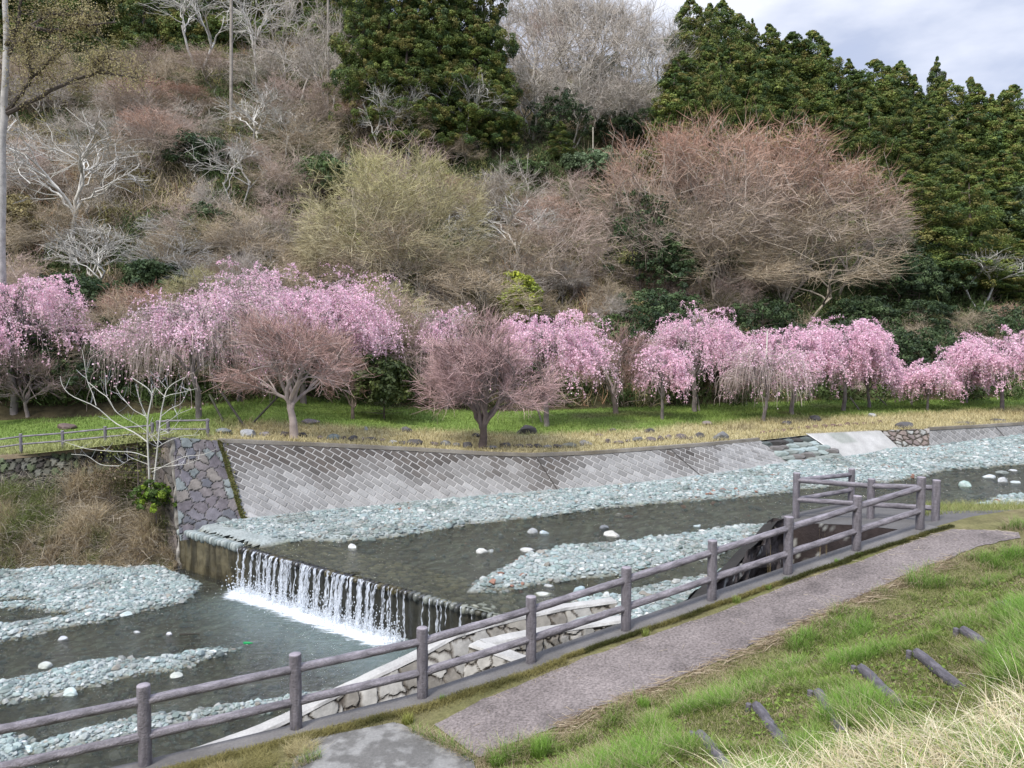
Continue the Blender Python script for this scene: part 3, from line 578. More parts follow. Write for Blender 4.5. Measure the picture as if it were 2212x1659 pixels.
# falling water
fm = bpy.data.materials.new('falling_water'); fm.use_nodes = True; t = fm.node_tree; b_ = t.nodes['Principled BSDF']; b_.inputs['Base Color'].default_value = (.70, .75, .82, 1); b_.inputs['Roughness'].default_value = .25
uv = t.nodes.new('ShaderNodeAttribute'); uv.attribute_name = 'col'; mpw = t.nodes.new('ShaderNodeMapping'); mpw.inputs['Scale'].default_value = (38, 4.2, 1)
nn = t.nodes.new('ShaderNodeTexNoise'); nn.inputs['Scale'].default_value = 1.0; nn.inputs['Detail'].default_value = 5; nn.inputs['Roughness'].default_value = .7; rr = t.nodes.new('ShaderNodeMapRange'); rr.inputs[1].default_value = .36; rr.inputs[2].default_value = .62; rr.inputs[4].default_value = .82
t.links.new(uv.outputs['Color'], mpw.inputs[0]); t.links.new(mpw.outputs[0], nn.inputs[0]); t.links.new(nn.outputs[0], rr.inputs[0]); t.links.new(rr.outputs[0], b_.inputs['Alpha']); M['fall'] = fm
mb = MB(); strands = []
pp = W0
while pp < W3:
    dense = sstep(W0, W0 + .9, pp) * (1 - sstep(W2 - .8, W2, pp)); strands.append((pp, rng.uniform(.02, .075) * (.4 + .6 * dense) + .008)); pp += (rng.uniform(.035, .09) if rng.uniform() < .74 else rng.uniform(.13, .26)) / (.30 + .70 * dense) + .02
NS = len(strands); K = 18; tq = np.linspace(0, 1, K)
for (pp, hw) in strands:
    vz = rng.uniform(.10, .26) if hw > .05 else rng.uniform(.03, .12); out = .14 + vz * np.sqrt(tq) * 1.2; z = -6.49 - (ZL * -1 - 6.49) * tq ** 1.25 * 1.0
    cw = hw * (.55 + .6 * tq) * (1 + .18 * rng.normal(size=K)); ctr = pp + .03 * np.cumsum(rng.normal(size=K)) * .4
    n_ = 5 if hw > .05 else 2; us = np.linspace(-1, 1, n_); PPg = ctr[:, None] + cw[:, None] * us[None]; OO = out[:, None] + .05 * np.cos(us * 1.5)[None] + .015 * rng.normal(size=(K, n_))
    C_ = np.stack([PPg * 1.0, np.broadcast_to(z[:, None], PPg.shape) * 1.0 + pp * 3, 0 * PPg], -1); grid(mb, wp(PPg, OO, np.broadcast_to(z[:, None], PPg.shape)), C_)
# thin sheet pouring over the crest stones
tagit(mb.make('falling_water', M['fall'], smooth=True), kind='structure')
mb = MB(); N = 2600; pd = rng.uniform(W0, W2 + .3, N); zz = ZL + np.abs(rng.normal(size=N)) * .22; zz = np.where(rng.uniform(size=N) < .12, rng.uniform(ZL, -7.0, N), zz)
PD = wp(pd, .15 + np.abs(rng.normal(size=N)) * .28, zz); S_ = rng.uniform(.006, .02, N); v = PD[:, None] + IV[None] * S_[:, None, None] * [1, 1, 1.7]
mb.add(v.reshape(-1, 3), (np.arange(N)[:, None, None] * 12 + IF[None]).reshape(-1, 3), (.8, .84, .88)); tagit(mb.make('water_spray', M['blossom']), kind='stuff')
bpy.data.objects['water_spray']['label'] = 'white spray and splashes at the foot of the weir'

# ================================================================== NEAR BANK
def near_patch(name, pts_or_fn, material, colf, s0, s1, n0, n1, st, lift, zfun=None, kind='structure', mask=None):
    S, Nn = np.meshgrid(np.arange(s0, s1 + st, st), np.linspace(n0, n1, max(2, int((n1 - n0) / st))), indexing='ij'); X, Y = xy(S, Nn)
    Z = (zfun or near)(X, Y) + lift; a, b = X.shape; i = np.arange(a - 1)[:, None] * b + np.arange(b - 1)[None, :]; F = np.stack([i, i + 1, i + b + 1, i + b], -1).reshape(-1, 4)[:, ::-1]
    if mask is not None: k = mask(X, Y, S, Nn).ravel(); F = F[k[F].all(1)]
    mb_ = MB(); mb_.add(np.stack([X, Y, Z], -1).reshape(-1, 3), F, colf(X, Y, S, Nn).reshape(-1, 3)); return tagit(mb_.make(name, material, smooth=True), kind=kind)
near_patch('near_bank', None, M['soil'], lambda X, Y, S, N_: cmix((.10, .11, .035), (.17, .14, .08), fbm(X, Y, .7, 3)), -12, 26, .05, 14, .14, -.004)
# kerb with posts
zc = lambda s: zf(s)
SE = sS[9]
ks = np.arange(-12, SE + .55, .2)
def kprof(s):
    X0, Y0 = xy(s, -.42); X1, Y1 = xy(s, .16); z = zc(s)
    rows = []
    kw = np.interp(s, [0, 3, 5], [.18, .26, .33])
    for n_, dz in ((-.05, -2.2), (-.0, -.03), (.04, .0), (.20, .012), (.23, -.03)):
        x_, y_ = xy(s, n_ - kw * (n_ < .1)); rows.append(np.stack([x_, y_, z + dz + 0 * s], -1))
    return np.stack(rows, 1)
kp = kprof(ks); root = thing('kerb_wall', 'weathered dark concrete kerb under the near log fence beside the path', 'retaining wall', (FO[0], FO[1], -7)); inv = -np.array([FO[0], FO[1], -7])
cc = cmix((.095, .09, .085), (.19, .18, .17), fbm(kp[..., 0], kp[..., 1], .5, 4)); mb = MB(); grid(mb, kp + inv, cc, True); mb.make('kerb', M['conc'], root)
bd = hit(905, 1560, nearflat); bs, bn = sn(bd[0], bd[1])
PWID=1
pathpoly = np.array([hit(x, y, nearflat, 5, 40)[:2] for x, y in [(945, 1565), (1150, 1480), (1300, 1425), (1545, 1330), (1711, 1272), (1860, 1215), (2005, 1162), (2060, 1148), (2140, 1152), (2180, 1160), (2080, 1200), (2000, 1222), (1880, 1262), (1760, 1322), (1640, 1385), (1500, 1450), (1380, 1495), (1230, 1562), (1080, 1612), (1035, 1618)]])
def flatmask(poly, amp=.06, off=0.): return lambda X, Y, S, N_: psd(X, Y, poly) + amp * (fbm(X, Y, .25, 9) - .5) * 2 > off
def resample(pts, n):
    P_ = np.array([hit(x, y, nearflat, 4, 40)[:2] for x, y in pts]); l_ = np.concatenate([[0], np.cumsum(np.linalg.norm(np.diff(P_, axis=0), axis=1))]); t_ = np.linspace(0, l_[-1], n); return np.stack([np.interp(t_, l_, P_[:, k]) for k in range(2)], 1)
def band(name, top, bot, material, colf, lift, nu=500, nv=60, amp=.05):
    A_, B_ = resample(top, nu), resample(bot, nu); d_ = nrm(B_ - A_); A_ = A_ + d_ * (amp * (fbm(A_[:, 0], A_[:, 1], .3, 5) - .5) * 2)[:, None]; B_ = B_ + d_ * (amp * 2.2 * (fbm(B_[:, 0], B_[:, 1], .35, 6) - .5) * 2)[:, None]
    v_ = np.linspace(0, 1, nv)[None, :, None]; Q = A_[:, None] * (1 - v_) + B_[:, None] * v_; X, Y = Q[..., 0], Q[..., 1]; mb_ = MB(); grid(mb_, np.stack([X, Y, nearflat(X, Y) + lift], -1), colf(X, Y, X, Y), True)
    return tagit(mb_.make(name, material, smooth=True), kind='structure')
PTOP = [(938, 1566), (1042, 1510), (1148, 1470), (1250, 1426), (1357, 1388), (1450, 1358), (1545, 1326), (1630, 1293), (1717, 1259), (1790, 1233), (1862, 1210), (1935, 1183), (2005, 1157), (2060, 1143), (2120, 1144), (2200, 1150)]
PBOT = [(1030, 1634), (1110, 1606), (1200, 1568), (1267, 1539), (1359, 1500), (1491, 1455), (1610, 1402), (1700, 1360), (1799, 1314), (1870, 1282), (1935, 1252), (2010, 1222), (2072, 1198), (2130, 1176), (2205, 1163)]
pathpoly = np.array([hit(x, y, nearflat, 5, 40)[:2] for x, y in PTOP + PBOT[::-1]])
band('path', PTOP, PBOT, M['asphalt'], lambda X, Y, S, N_: cmix((.150, .127, .118), (.222, .192, .178), fbm(X, Y, 1.2, 5)) * (1 - .25 * sstep(.55, .8, fbm(X, Y, .5, 6)))[..., None], .005)
slabpoly = np.array([hit(x, y, nearflat, 5, 40)[:2] for x, y in [(660, 1602), (760, 1580), (850, 1562), (905, 1590), (1010, 1640), (1090, 1700), (1000, 1800), (500, 1850), (600, 1680), (690, 1640)]])
band('concrete_apron', [(655, 1604), (700, 1592), (760, 1580), (810, 1570), (850, 1562), (868, 1566)], [(560, 1800), (640, 1800), (780, 1800), (900, 1760), (1040, 1700), (1020, 1642)], M['conc'], lambda X, Y, S, N_: cmix((.13, .125, .115), (.225, .22, .205), sstep(.35, .65, fbm(X, Y, .16, 15, 6))), .012, 160, 160, .02)
# second path / landing platform and dark retaining walls
plat = np.array([[8.54, 16.5, -4.12], [7.9, 17.5, -4.25], [6.85, 19.2, -4.60], [7.15, 20.2, -4.66], [9.4, 21.5, -4.58], [10.4, 20.2, -4.5], [10.7, 18.9, -4.25], [13, 18.3, -4.06], [17.5, 17.7, -3.95], [15.8, 16.2, -3.76], [10.4, 15.25, -3.80], [9.1, 15.75, -3.90], [8.9, 15.95, -3.93]])
root = thing('landing', 'dark weathered concrete landing behind the fence at the turn of the ramp', 'landing', (8.9, 17.5, -6.5)); inv = -np.array([8.9, 17.5, -6.5]); n_ = len(plat)
cen = np.array([[10.5, 18.3, -4.1]]); tv = np.concatenate([plat, cen]); mb = MB(); mb.add(tv + inv, [[i, (i + 1) % n_, n_][::-1] for i in range(n_)], (.115, .11, .104)); mb.make('slab', M['conc'], root)
def rough_wall(mb_, line, zb, seed, c0, c1, amp=.10):
    line = np.array(line); l_ = np.concatenate([[0], np.cumsum(np.linalg.norm(np.diff(line[:, :2], axis=0), axis=1))]); S, T_ = np.meshgrid(np.linspace(0, l_[-1], int(l_[-1] / .09)), np.linspace(0, 1, 26), indexing='ij')
    p = np.stack([np.interp(S, l_, line[:, k]) for k in range(3)], -1); z = p[..., 2] * (1 - T_) + zb * T_; dn = fbm(S, z, .5, seed) - .5
    sp = sstep(.70, .76, fbm(S, z, .12, seed + 2))[..., None]; C_ = cmix(c0, c1, fbm(S, z, .4, seed + 1)); C_ = C_ * (1 - sp) + np.array((.4, .4, .37)) * sp
    grid(mb_, np.stack([p[..., 0] + amp * dn, p[..., 1] - amp * 1.5 * dn, z + amp * .6 * (fbm(S, S * 0, .35, seed + 5) - .5) * (T_ < .02)], -1), C_, True)
mb = MB(); rough_wall(mb, np.concatenate([plat[[2, 1, 0]], plat[[12]]]) + inv, -.3, 3, (.022, .018, .018), (.065, .05, .046), .05); mb.make('retaining_face', M['masonry'], root)
mb = MB(); rough_wall(mb, plat[[5, 4, 3, 2]] + inv, -.3, 5, (.05, .05, .045), (.12, .11, .10), .05); mb.make('river_face', M['masonry'], root)
root = thing('wing_wall', 'rough blackened sloping wing wall below the landing, lichen spotted', 'retaining wall', (5.2, 16.8, -6.5)); inv = -np.array([5.2, 16.8, -6.5])
wt = np.array([at(x, y, Y) for x, y, Y in ((1500, 1318, 14.1), (1511, 1302, 14.5), (1557, 1250, 15.4), (1592, 1221, 16.1), (1621, 1186, 16.9), (1660, 1150, 17.9), (1679, 1126, 18.6), (1699, 1118, 19.0), (1712, 1121, 19.3))])
mb = MB(); rough_wall(mb, wt + inv, -.3, 9, (.022, .019, .019), (.09, .075, .07), .34)
wt = wt + np.array([0, 0, .0]); back = wt + np.array([-.22, .3, -.14]); grid(mb, np.stack([back, wt], 1) + inv, (.03, .028, .025)); rough_wall(mb, back[::-1] + inv, -.3, 12, (.04, .035, .03), (.10, .09, .085), .2); mb.make('rough_face', M['masonry'], root)
# log fences
def log_post(parent, p, h, r=.087, inv=None):
    nz, k = 30, 22; a_ = np.arange(k) * 2 * math.pi / k; rows = []
    zs = np.concatenate([np.linspace(-.12, h - .012, nz), [h, h]]); rs = np.concatenate([np.full(nz, r), [r * .93, .001]])
    V = np.array([[math.cos(q) * rr_, math.sin(q) * rr_, z] for z, rr_ in zip(zs, rs) for q in a_]); sd_ = abs(p[0] * 7 + p[1]); rd_ = vnoise(np.tile(a_, len(zs)) * 2.4 + .3 * np.sin(V[:, 2] * 5), V[:, 2] + sd_, .36, 5); rd_ = np.clip(np.abs(rd_ - .5) * 3.2, 0, 1); V[:, :2] *= (.95 + .07 * rd_)[:, None]; i = np.arange(len(zs) - 1)[:, None] * k; j = np.arange(k)[None]
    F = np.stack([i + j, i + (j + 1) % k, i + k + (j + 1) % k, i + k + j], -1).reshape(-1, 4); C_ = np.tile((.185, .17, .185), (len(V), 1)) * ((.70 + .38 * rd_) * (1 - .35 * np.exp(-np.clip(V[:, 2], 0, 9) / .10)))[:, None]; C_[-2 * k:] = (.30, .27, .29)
    return mk('post', V + np.array(p) + inv, [F], M['fence'], parent, C_, True)
def log_rail(parent, a, b, r=.055, inv=None, over=.0, tone=1.):
    a = np.array(a, float); b = np.array(b, float); d_ = nrm(b - a); a = a - d_ * over; b = b + d_ * over; K = 70; k = 18; tq = np.linspace(0, 1, K); P = a + (b - a) * tq[:, None] + 0
    U = nrm(np.cross(d_, [0, 0, 1.])); W_ = np.cross(U, d_); q = np.arange(k) * 2 * math.pi / k; Ln = np.linalg.norm(b - a)
    Lq = (tq * Ln)[:, None]; rid = vnoise(q[None] * 2.1 + .35 * np.sin(Lq * 3), Lq * np.ones(k), .42, 5) ; rad = r * (1 + .17 * (np.abs(rid - .5) * 2 - .5) + .05 * (vnoise((tq * Ln)[:, None] * np.ones(k), q[None] * np.ones((K, 1)), .35, int(abs(a[0] * 100)) % 97) - .5) * 2)
    V = P[:, None] + (U * np.cos(q)[:, None] + W_ * np.sin(q)[:, None])[None] * rad[..., None]; i = np.arange(K - 1)[:, None] * k; j = np.arange(k)[None]
    F = np.stack([i + j, i + (j + 1) % k, i + k + (j + 1) % k, i + k + j], -1).reshape(-1, 4); V = V.reshape(-1, 3); C_ = cmix((.18, .165, .18), (.255, .235, .252), vnoise(V[:, 0], V[:, 1] + V[:, 2], .25, 8)) * (.62 + .5 * np.clip(np.abs(rid - .5) * 3.2, 0, 1)).reshape(-1, 1); cap = np.arange(k)
    C_ = C_ * tone
    return mk('rail', V + inv, [F, cap[None, ::-1], (cap + (K - 1) * k)[None]], M['fence'], parent, C_, True)
def log_fence(label, posts, hs, name='log_fence', rails=(.86, .42), r=.087, rr_=.064, over=0., skip=()):
    o = np.array(posts[0]); root = thing(name, label, 'fence', tuple(o)); inv = -o
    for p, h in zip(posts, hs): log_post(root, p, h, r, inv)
    for i in range(len(posts) - 1):
        for q in rails: log_rail(root, np.array(posts[i]) + [0, 0, hs[i] * q], np.array(posts[i + 1]) + [0, 0, hs[i + 1] * q], rr_, inv, over)
    return root
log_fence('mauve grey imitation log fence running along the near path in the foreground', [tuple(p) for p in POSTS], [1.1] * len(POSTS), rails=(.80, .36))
g2 = [at(2020, 1142, 17.0), at(1880, 1130, 18.3), at(1719, 1121, 19.6), at(1838, 1092, 20.9)]
log_fence('mauve grey log fence turning around the landing behind the foreground fence', [tuple(p) for p in g2], [1.1, 1.08, 1.2, 1.02], rails=(.84, .42), rr_=.062)
g3 = [at(-60, 990, 29.6), at(46, 976, 29.5), at(136, 969, 29.5), at(228, 960, 29.5), at(330, 952, 29.6)]
log_fence('slim dark log fence beside the far path above the mossy wall', [tuple(p) for p in g3], [.70] * 5, r=.06, rr_=.035, rails=(.85, .42))
g4 = [at(342, 950, 29.2), at(364, 948, 29.1), at(449, 950, 29.1)]
log_fence('short dark log fence behind the top of the stone wall at the weir', [tuple(p) for p in g4], [.74, .74, .80], r=.06, rr_=.035, rails=(.93, .50), over=.08)
# near training walls with pale cap and masonry face
def cap_wall(label, px, zs, capw, facef, seed, fh, fback, cell=.42, name='masonry_wall', footing=True):
    line = np.array([at(x, y, 10) * 0 + (lambda r_: r_ * (z / r_[2]))(ray(x, y)) for (x, y), z in zip(px, zs)]); o = line[0].copy(); root = thing(name, label, 'retaining wall', tuple(o)); inv = -o
    l_ = np.concatenate([[0], np.cumsum(np.linalg.norm(np.diff(line, axis=0), axis=1))]); L = l_[-1]; S = np.linspace(0, L, int(L / .08)); c = np.stack([np.interp(S, l_, line[:, k]) for k in range(3)], -1)
    tg = nrm(np.gradient(c, axis=0) * [1, 1, 0]); nv = np.stack([tg[:, 1], -tg[:, 0], 0 * tg[:, 0]], 1); nv = nv * facef
    wob = .04 * (fbm(S, S * 0, .35, seed) - .5)[:, None]; z1 = np.array([0, 0, 1.])
    prof = np.stack([c - nv * .05 + z1 * -.7, c - nv * .04 + z1 * -.04, c - nv * .0 + wob * z1, c + nv * (capw + wob * 2) + wob * z1, c + nv * (capw + .03) + z1 * -.05, c + nv * (capw - .03) + z1 * -.12], 1)
    mb_ = MB(); grid(mb_, prof + inv, cmix((.30, .29, .27), (.44, .43, .40), fbm(S, S * 0, .5, seed + 3))[:, None].repeat(6, 1), facef > 0); mb_.make('cap', M['conc'], root)
    ff = lambda s, t, o_: np.stack([np.interp(s, S, c[:, k] + nv[:, k] * (capw - .05)) for k in range(3)], -1) + np.stack([np.interp(s, S, nv[:, 0]), np.interp(s, S, nv[:, 1]), 0 * s], -1) * (t * fback + np.asarray(o_))[..., None] - z1 * (t * .88)[..., None] - z1 * .06 + inv
    mb_ = MB(); masonry(mb_, ff, L, lambda s: fh + 0 * s, cell, seed, [(.27, .255, .22), (.21, .195, .165), (.32, .305, .27), (.25, .24, .215), (.17, .155, .13)], (.055, .045, .035), raise_=.09, step=.03, jw=.07)
    if facef < 0:
        mb_.F = {k_: [q_[:, ::-1] for q_ in v_] for k_, v_ in mb_.F.items()}
    mb_.make('stone_face', M['masonry'], root)
    if footing:
        b0 = ff(S, np.full(len(S), fh), .0 * S) ; mb_ = MB(); nv3 = nv; grid(mb_, np.stack([b0 + z1 * .06, b0 + nv3 * .22 + z1 * .05, b0 + nv3 * .24 - z1 * .4], 1), (.46, .45, .42), facef > 0); mb_.make('footing', M['conc'], root)
    return root
cap_wall('curving pale capped masonry wall on the near bank running down from the weir', [(250, 1668), (320, 1643), (430, 1612), (560, 1565), (640, 1528), (720, 1487), (820, 1440), (900, 1402), (965, 1366), (1040, 1343), (1110, 1326), (1210, 1305), (1320, 1290)], [-7.15, -7.1, -7.05, -6.95, -6.85, -6.7, -6.5, -6.35, -6.2, -6.15, -6.12, -6.1, -6.1], .26, 1, 21, 1.25, .85)
cap_wall('low inner masonry wall with pale cap behind the fence, beside the gravel', [(1345, 1328), (1260, 1340), (1180, 1352), (1100, 1367), (1035, 1381)], [-6.14, -6.14, -6.14, -6.12, -6.10], .30, -1, 22, .5, .3, cell=.3, footing=False)
cap_wall('short masonry return wall with wide pale cap below the fence post', [(1035, 1381), (1100, 1402), (1160, 1424), (1240, 1452)], [-6.10, -6.10, -6.10, -6.10], .30, 1, 23, 1.0, .35, cell=.34, footing=False)

# ================================================================== BOULDERS, DRIFTWOOD, SMALL THINGS
def spot(x, y, zfun): return hit(x, y, zfun, 5, 90)
DK, GY, PL, BR, GN = (.075, .07, .068), (.15, .15, .145), (.34, .35, .34), (.16, .125, .10), (.20, .25, .24)
BL = [(1135, 936, 52, 24, DK, 'large dark lichen spotted boulder standing alone on the grass right of the pinkish maple'),
 (879, 932, 34, 14, DK, 'dark round boulder in dry grass left of the pinkish maple'), (790, 929, 13, 10, PL, 'small pale standing stone in grass left of the pinkish maple'),
 (1028, 943, 22, 10, DK, 'dark brown stone touching the left of the pinkish maple trunk'), (897, 960, 40, 17, DK, 'long dark boulder above the wall left of the pinkish maple'),
 (802, 950, 34, 11, DK, 'flat dark slab stone in the edging row, left of centre'), (1296, 942, 20, 9, BR, 'small brown stone in dry grass above the middle of the block wall'),
 (1324, 931, 15, 8, DK, 'small dark stone on green grass left of the twin dark stones'), (1403, 934, 24, 12, DK, 'dark pointed stone in dry grass below the cherry tree'),
 (1230, 966, 34, 14, (.13, .13, .10), 'flat mossy stone at the top edge of the block wall'), (1526, 918, 26, 12, (.2, .17, .15), 'brown stone half hidden by straw grass'),
 (1556, 951, 38, 26, GY, 'big grey rounded boulder at the top of the block wall near its right end'), (1702, 917, 28, 11, DK, 'low dark boulder right of the sparse grey weeping cherry trunk'),
 (1760, 909, 27, 17, DK, 'upright dark boulder on the grass between two cherry trunks'), (1884, 900, 18, 11, PL, 'pale pinkish stone on the grass in front of the bright cherry'),
 (1956, 924, 42, 17, DK, 'wide black boulder above the cobble wall'), (2082, 915, 48, 6, DK, 'very flat dark stone in the grass, right side'),
 (2156, 911, 33, 12, DK, 'dark oval boulder near the right end of the terrace'), (536, 941, 42, 20, (.30, .31, .32), 'pale grey boulder near the short log fence'),
 (483, 935, 40, 14, (.15, .17, .18), 'bluish flat boulder beside the end post of the short fence'), (574, 940, 28, 12, (.24, .22, .22), 'rounded grey pink stone right of the pale boulder'),
 (614, 941, 22, 15, (.10, .085, .08), 'dark brown boulder at the foot of the reddish maple'), (652, 943, 23, 12, DK, 'dark stone just right of the reddish maple trunk'),
 (718, 948, 34, 15, (.16, .19, .18), 'greenish angular boulder in the edging row'), (672, 914, 44, 13, (.15, .13, .13), 'low heap of brownish rock behind the reddish maple'), (144, 926, 44, 18, (.12, .085, .075), 'brown mound of rock and dead twigs on the grass at left')]
for i, (x, y, w_, h_, c_, lb) in enumerate(BL):
    p = spot(x, y, terrace); d_ = p[1]; sx = w_ / FPX * d_ / 2; boulder(tuple(p), sx, sx * .8, h_ / FPX * d_ * .62, rng.uniform(-.4, .4), c_, 100 + i, lb)
ln = [(650, 944), (760, 951), (850, 956), (960, 962), (1080, 968), (1200, 966), (1300, 960), (1420, 952), (1505, 948)]
EU = {}
def edgelab(base, x):
    q = [(650, 'right of the reddish maple'), (760, 'left of the flat dark slab'), (830, 'between the flat slab and the long dark boulder'), (940, 'right of the long dark boulder'), (1010, 'at the pinkish maple trunk'), (1060, 'right of the pinkish maple trunk'), (1135, 'below the large lone boulder'), (1180, 'left of the flat mossy stone'), (1260, 'right of the flat mossy stone'), (1330, 'below the small dark stone on grass'), (1400, 'below the dark pointed stone'), (1460, 'near the big grey boulder'), (1640, 'left end of the row'), (1720, 'middle of the row'), (1810, 'right end of the row')]
    w_ = [t for (a_, t) in q if x >= a_][-1].replace('between the flat slab and the long dark boulder', 'left of the long dark boulder'); k_ = (base, w_); EU[k_] = EU.get(k_, 0) + 1; return base + ' ' + w_ + ('' if EU[k_] == 1 else ', ' + ['', '', 'second', 'third', 'fourth', 'fifth', 'sixth', 'seventh', 'eighth', 'ninth', 'tenth', 'eleventh'][min(EU[k_], 11)] + ' from its left')
x = 652.
while x < 1500:
    w_ = rng.uniform(12, 32); x += w_ * .55
    p = spot(x, np.interp(x, [q[0] for q in ln], [q[1] for q in ln]) + rng.uniform(-2.5, 2.5), terrace); c_ = [DK, (.12, .10, .09), GY, (.20, .19, .17), (.33, .33, .32)][rng.choice(5, p=[.34, .26, .2, .12, .08])]
    if not any(abs(x - b[0]) < (b[2] + w_) * .4 and abs(b[1] - 953) < 14 for b in BL): boulder(tuple(p), w_ / FPX * p[1] / 2, w_ / FPX * p[1] * .4, rng.uniform(8, 16) / FPX * p[1] * .62, 0, c_, 200 + int(x), edgelab('small weathered edging stone', x), 'edging_stone', 'stone', 'edging stones along the wall top')
    x += w_ * .45
x = 1640.
while x < 1895:
    w_ = rng.uniform(11, 18); x += w_ * .6; p = spot(x, np.interp(x, [1640, 1720, 1800, 1895], [938, 928, 922, 914]) + rng.uniform(-1, 1), terrace)
    boulder(tuple(p), w_ / FPX * p[1] / 2, w_ / FPX * p[1] * .4, rng.uniform(6, 10) / FPX * p[1] * .62, 0, (.13, .085, .07), 600 + int(x), edgelab('small reddish brown stone above the slab', x), 'edging_stone', 'stone', 'edging stones above the slab'); x += w_ * .5
RB = [(1149, 1150, 27, 14, PL, 'pale blocky boulder at the edge of the far gravel bar'), (1176, 1151, 24, 9, (.34, .4, .42), 'bluish stone touching the pale blocky boulder'), (1321, 1158, 36, 20, (.44, .43, .39), 'largest white pointed boulder in the middle of the upper stream'),
 (1305, 1141, 20, 11, (.16, .17, .18), 'dark stone just behind the white pointed boulder'), (1141, 1188, 38, 9, (.36, .36, .33), 'flat grey stone lying in the stream left of centre'), (1507, 1137, 19, 9, (.36, .42, .42), 'small pale stone alone in the far stream'),
 (1253, 1280, 30, 20, (.28, .35, .36), 'blue green pointed boulder just above the fence rail'), (1187, 1265, 26, 7, PL, 'flat pale stone at the tip of the middle gravel bar'), (1172, 1282, 42, 5, (.42, .43, .38), 'long flat stone in the near stream channel'),
 (762, 1183, 22, 13, (.6, .61, .58), 'white stone standing in water above the weir'), (1041, 1193, 26, 14, (.5, .5, .46), 'pale square stone in the stream beyond the weir'), (1060, 1192, 14, 12, (.4, .42, .4), 'grey stone leaning on the pale square stone'),
 (2085, 1050, 28, 16, (.30, .38, .34), 'greenish boulder in the stream right of the landing fence'), (2166, 1040, 26, 13, (.32, .33, .32), 'grey round boulder in the stream near the right edge'), (2136, 1031, 28, 10, (.4, .43, .42), 'flat pale stone left of the grey round boulder'),
 (2165, 1022, 28, 8, (.2, .22, .2), 'dark flat stone at the far water edge, right'), (2188, 1017, 18, 7, (.42, .43, .42), 'small pale stone beyond the dark flat stone'), (2196, 1042, 28, 7, (.38, .41, .4), 'low pale stone at the right frame edge in the stream')]
for i, (x, y, w_, h_, c_, lb) in enumerate(RB):
    p = spot(x, y, zu); sx = w_ / FPX * p[1] / 2; boulder(tuple(p - [0, 0, .03]), sx, sx * .75, h_ / FPX * p[1] * .7, rng.uniform(-.5, .5), c_, 300 + i, lb, 'river_boulder')
RL = [(208, 1271, 28, 17, (.30, .25, .22), 'brown boulder with a smaller one on the lower gravel bar'), (98, 1440, 32, 14, (.41, .43, .38), 'white oval stone in the water left of the long gravel bar'), (381, 1461, 28, 13, (.41, .43, .38), 'white oval stone in the water right of the long gravel bar'),
 (152, 1500, 34, 20, (.42, .49, .46), 'pale green angular boulder at the near side of the long bar'), (351, 1566, 46, 22, (.38, .46, .50), 'large pale blue boulder between the rails of the fence'), (419, 1556, 22, 20, (.42, .46, .44), 'round pale boulder right of the blue boulder'),
 (46, 1608, 34, 15, (.55, .55, .56), 'whitish flat boulder near the bottom left corner'), (62, 1620, 36, 13, (.40, .47, .45), 'pale green boulder below the whitish flat one'), (247, 1566, 20, 9, PL, 'small pale stone left of the blue boulder'),
 (274, 1328, 34, 9, (.45, .52, .49), 'flat pale slab at the water edge of the upper left bar'), (296, 1365, 17, 6, PL, 'small white stone in the pool below the bar'), (134, 1380, 22, 9, (.42, .43, .44), 'grey stone in the water below the first gravel bar'), (365, 1370, 18, 7, (.45, .45, .47), 'small pale stone beside driftwood in the pool'), (246, 1467, 10, 7, PL, 'tiny white stone at the near edge of the long bar')]
for i, (x, y, w_, h_, c_, lb) in enumerate(RL):
    p = spot(x, y, ZLf); sx = w_ / FPX * p[1] / 2; boulder(tuple(p - [0, 0, .02]), sx, sx * .75, h_ / FPX * p[1] * .7, rng.uniform(-.5, .5), c_, 400 + i, lb, 'river_boulder')
def stick(label, x0, y0, x1, y1, zfun, r, col, name='driftwood_log', lift=0):
    a, b = spot(x0, y0, zfun), spot(x1, y1, zfun); tq = np.linspace(0, 1, 8); P = a + (b - a) * tq[:, None] + [0, 0, r * .7 + lift] + rng.normal(size=(8, 3)) * r * .12; mb = MB(); polytube(mb, (P - a)[None], (r * (1.1 - .5 * tq))[None], 8, col)
    mb.add((P[0] - a) + np.zeros((1, 3)), np.zeros((0, 3), int)); o = mb.make(name, M['bark'], smooth=True); o.location = a; return tagit(o, label, 'driftwood')
stick('pale barkless log lying at the top of the upper left gravel bar', 234, 1227, 280, 1225, ZLf, .075, (.62, .54, .40))
stick('pale driftwood branch at the bottom left corner', -40, 1642, 42, 1628, ZLf, .06, (.45, .43, .38))
stick('dark sunken stick in the pool beside a small pale stone', 388, 1372, 430, 1371, ZLf, .025, (.05, .045, .035), 'stick')
p = spot(536, 1399, ZLf); mb = MB(); a_ = np.linspace(0, 2 * math.pi, 13)[:-1]; prof = [(-.11, .001), (-.11, .034), (.03, .036), (.07, .016), (.12, .014), (.12, .001)]
V = np.array([[z, math.cos(q) * r_, math.sin(q) * r_ + .04] for z, r_ in prof for q in a_]); i = np.arange(5)[:, None] * 12; j = np.arange(12)[None]; mb.add(V, np.stack([i + j, i + (j + 1) % 12, i + 12 + (j + 1) % 12, i + 12 + j], -1).reshape(-1, 4)); o = mb.make('bottle', M['plastic'], smooth=True); o.location = p + [0, 0, .08]; tagit(o, 'green bottle lying at the tip of the long gravel bar', 'bottle')
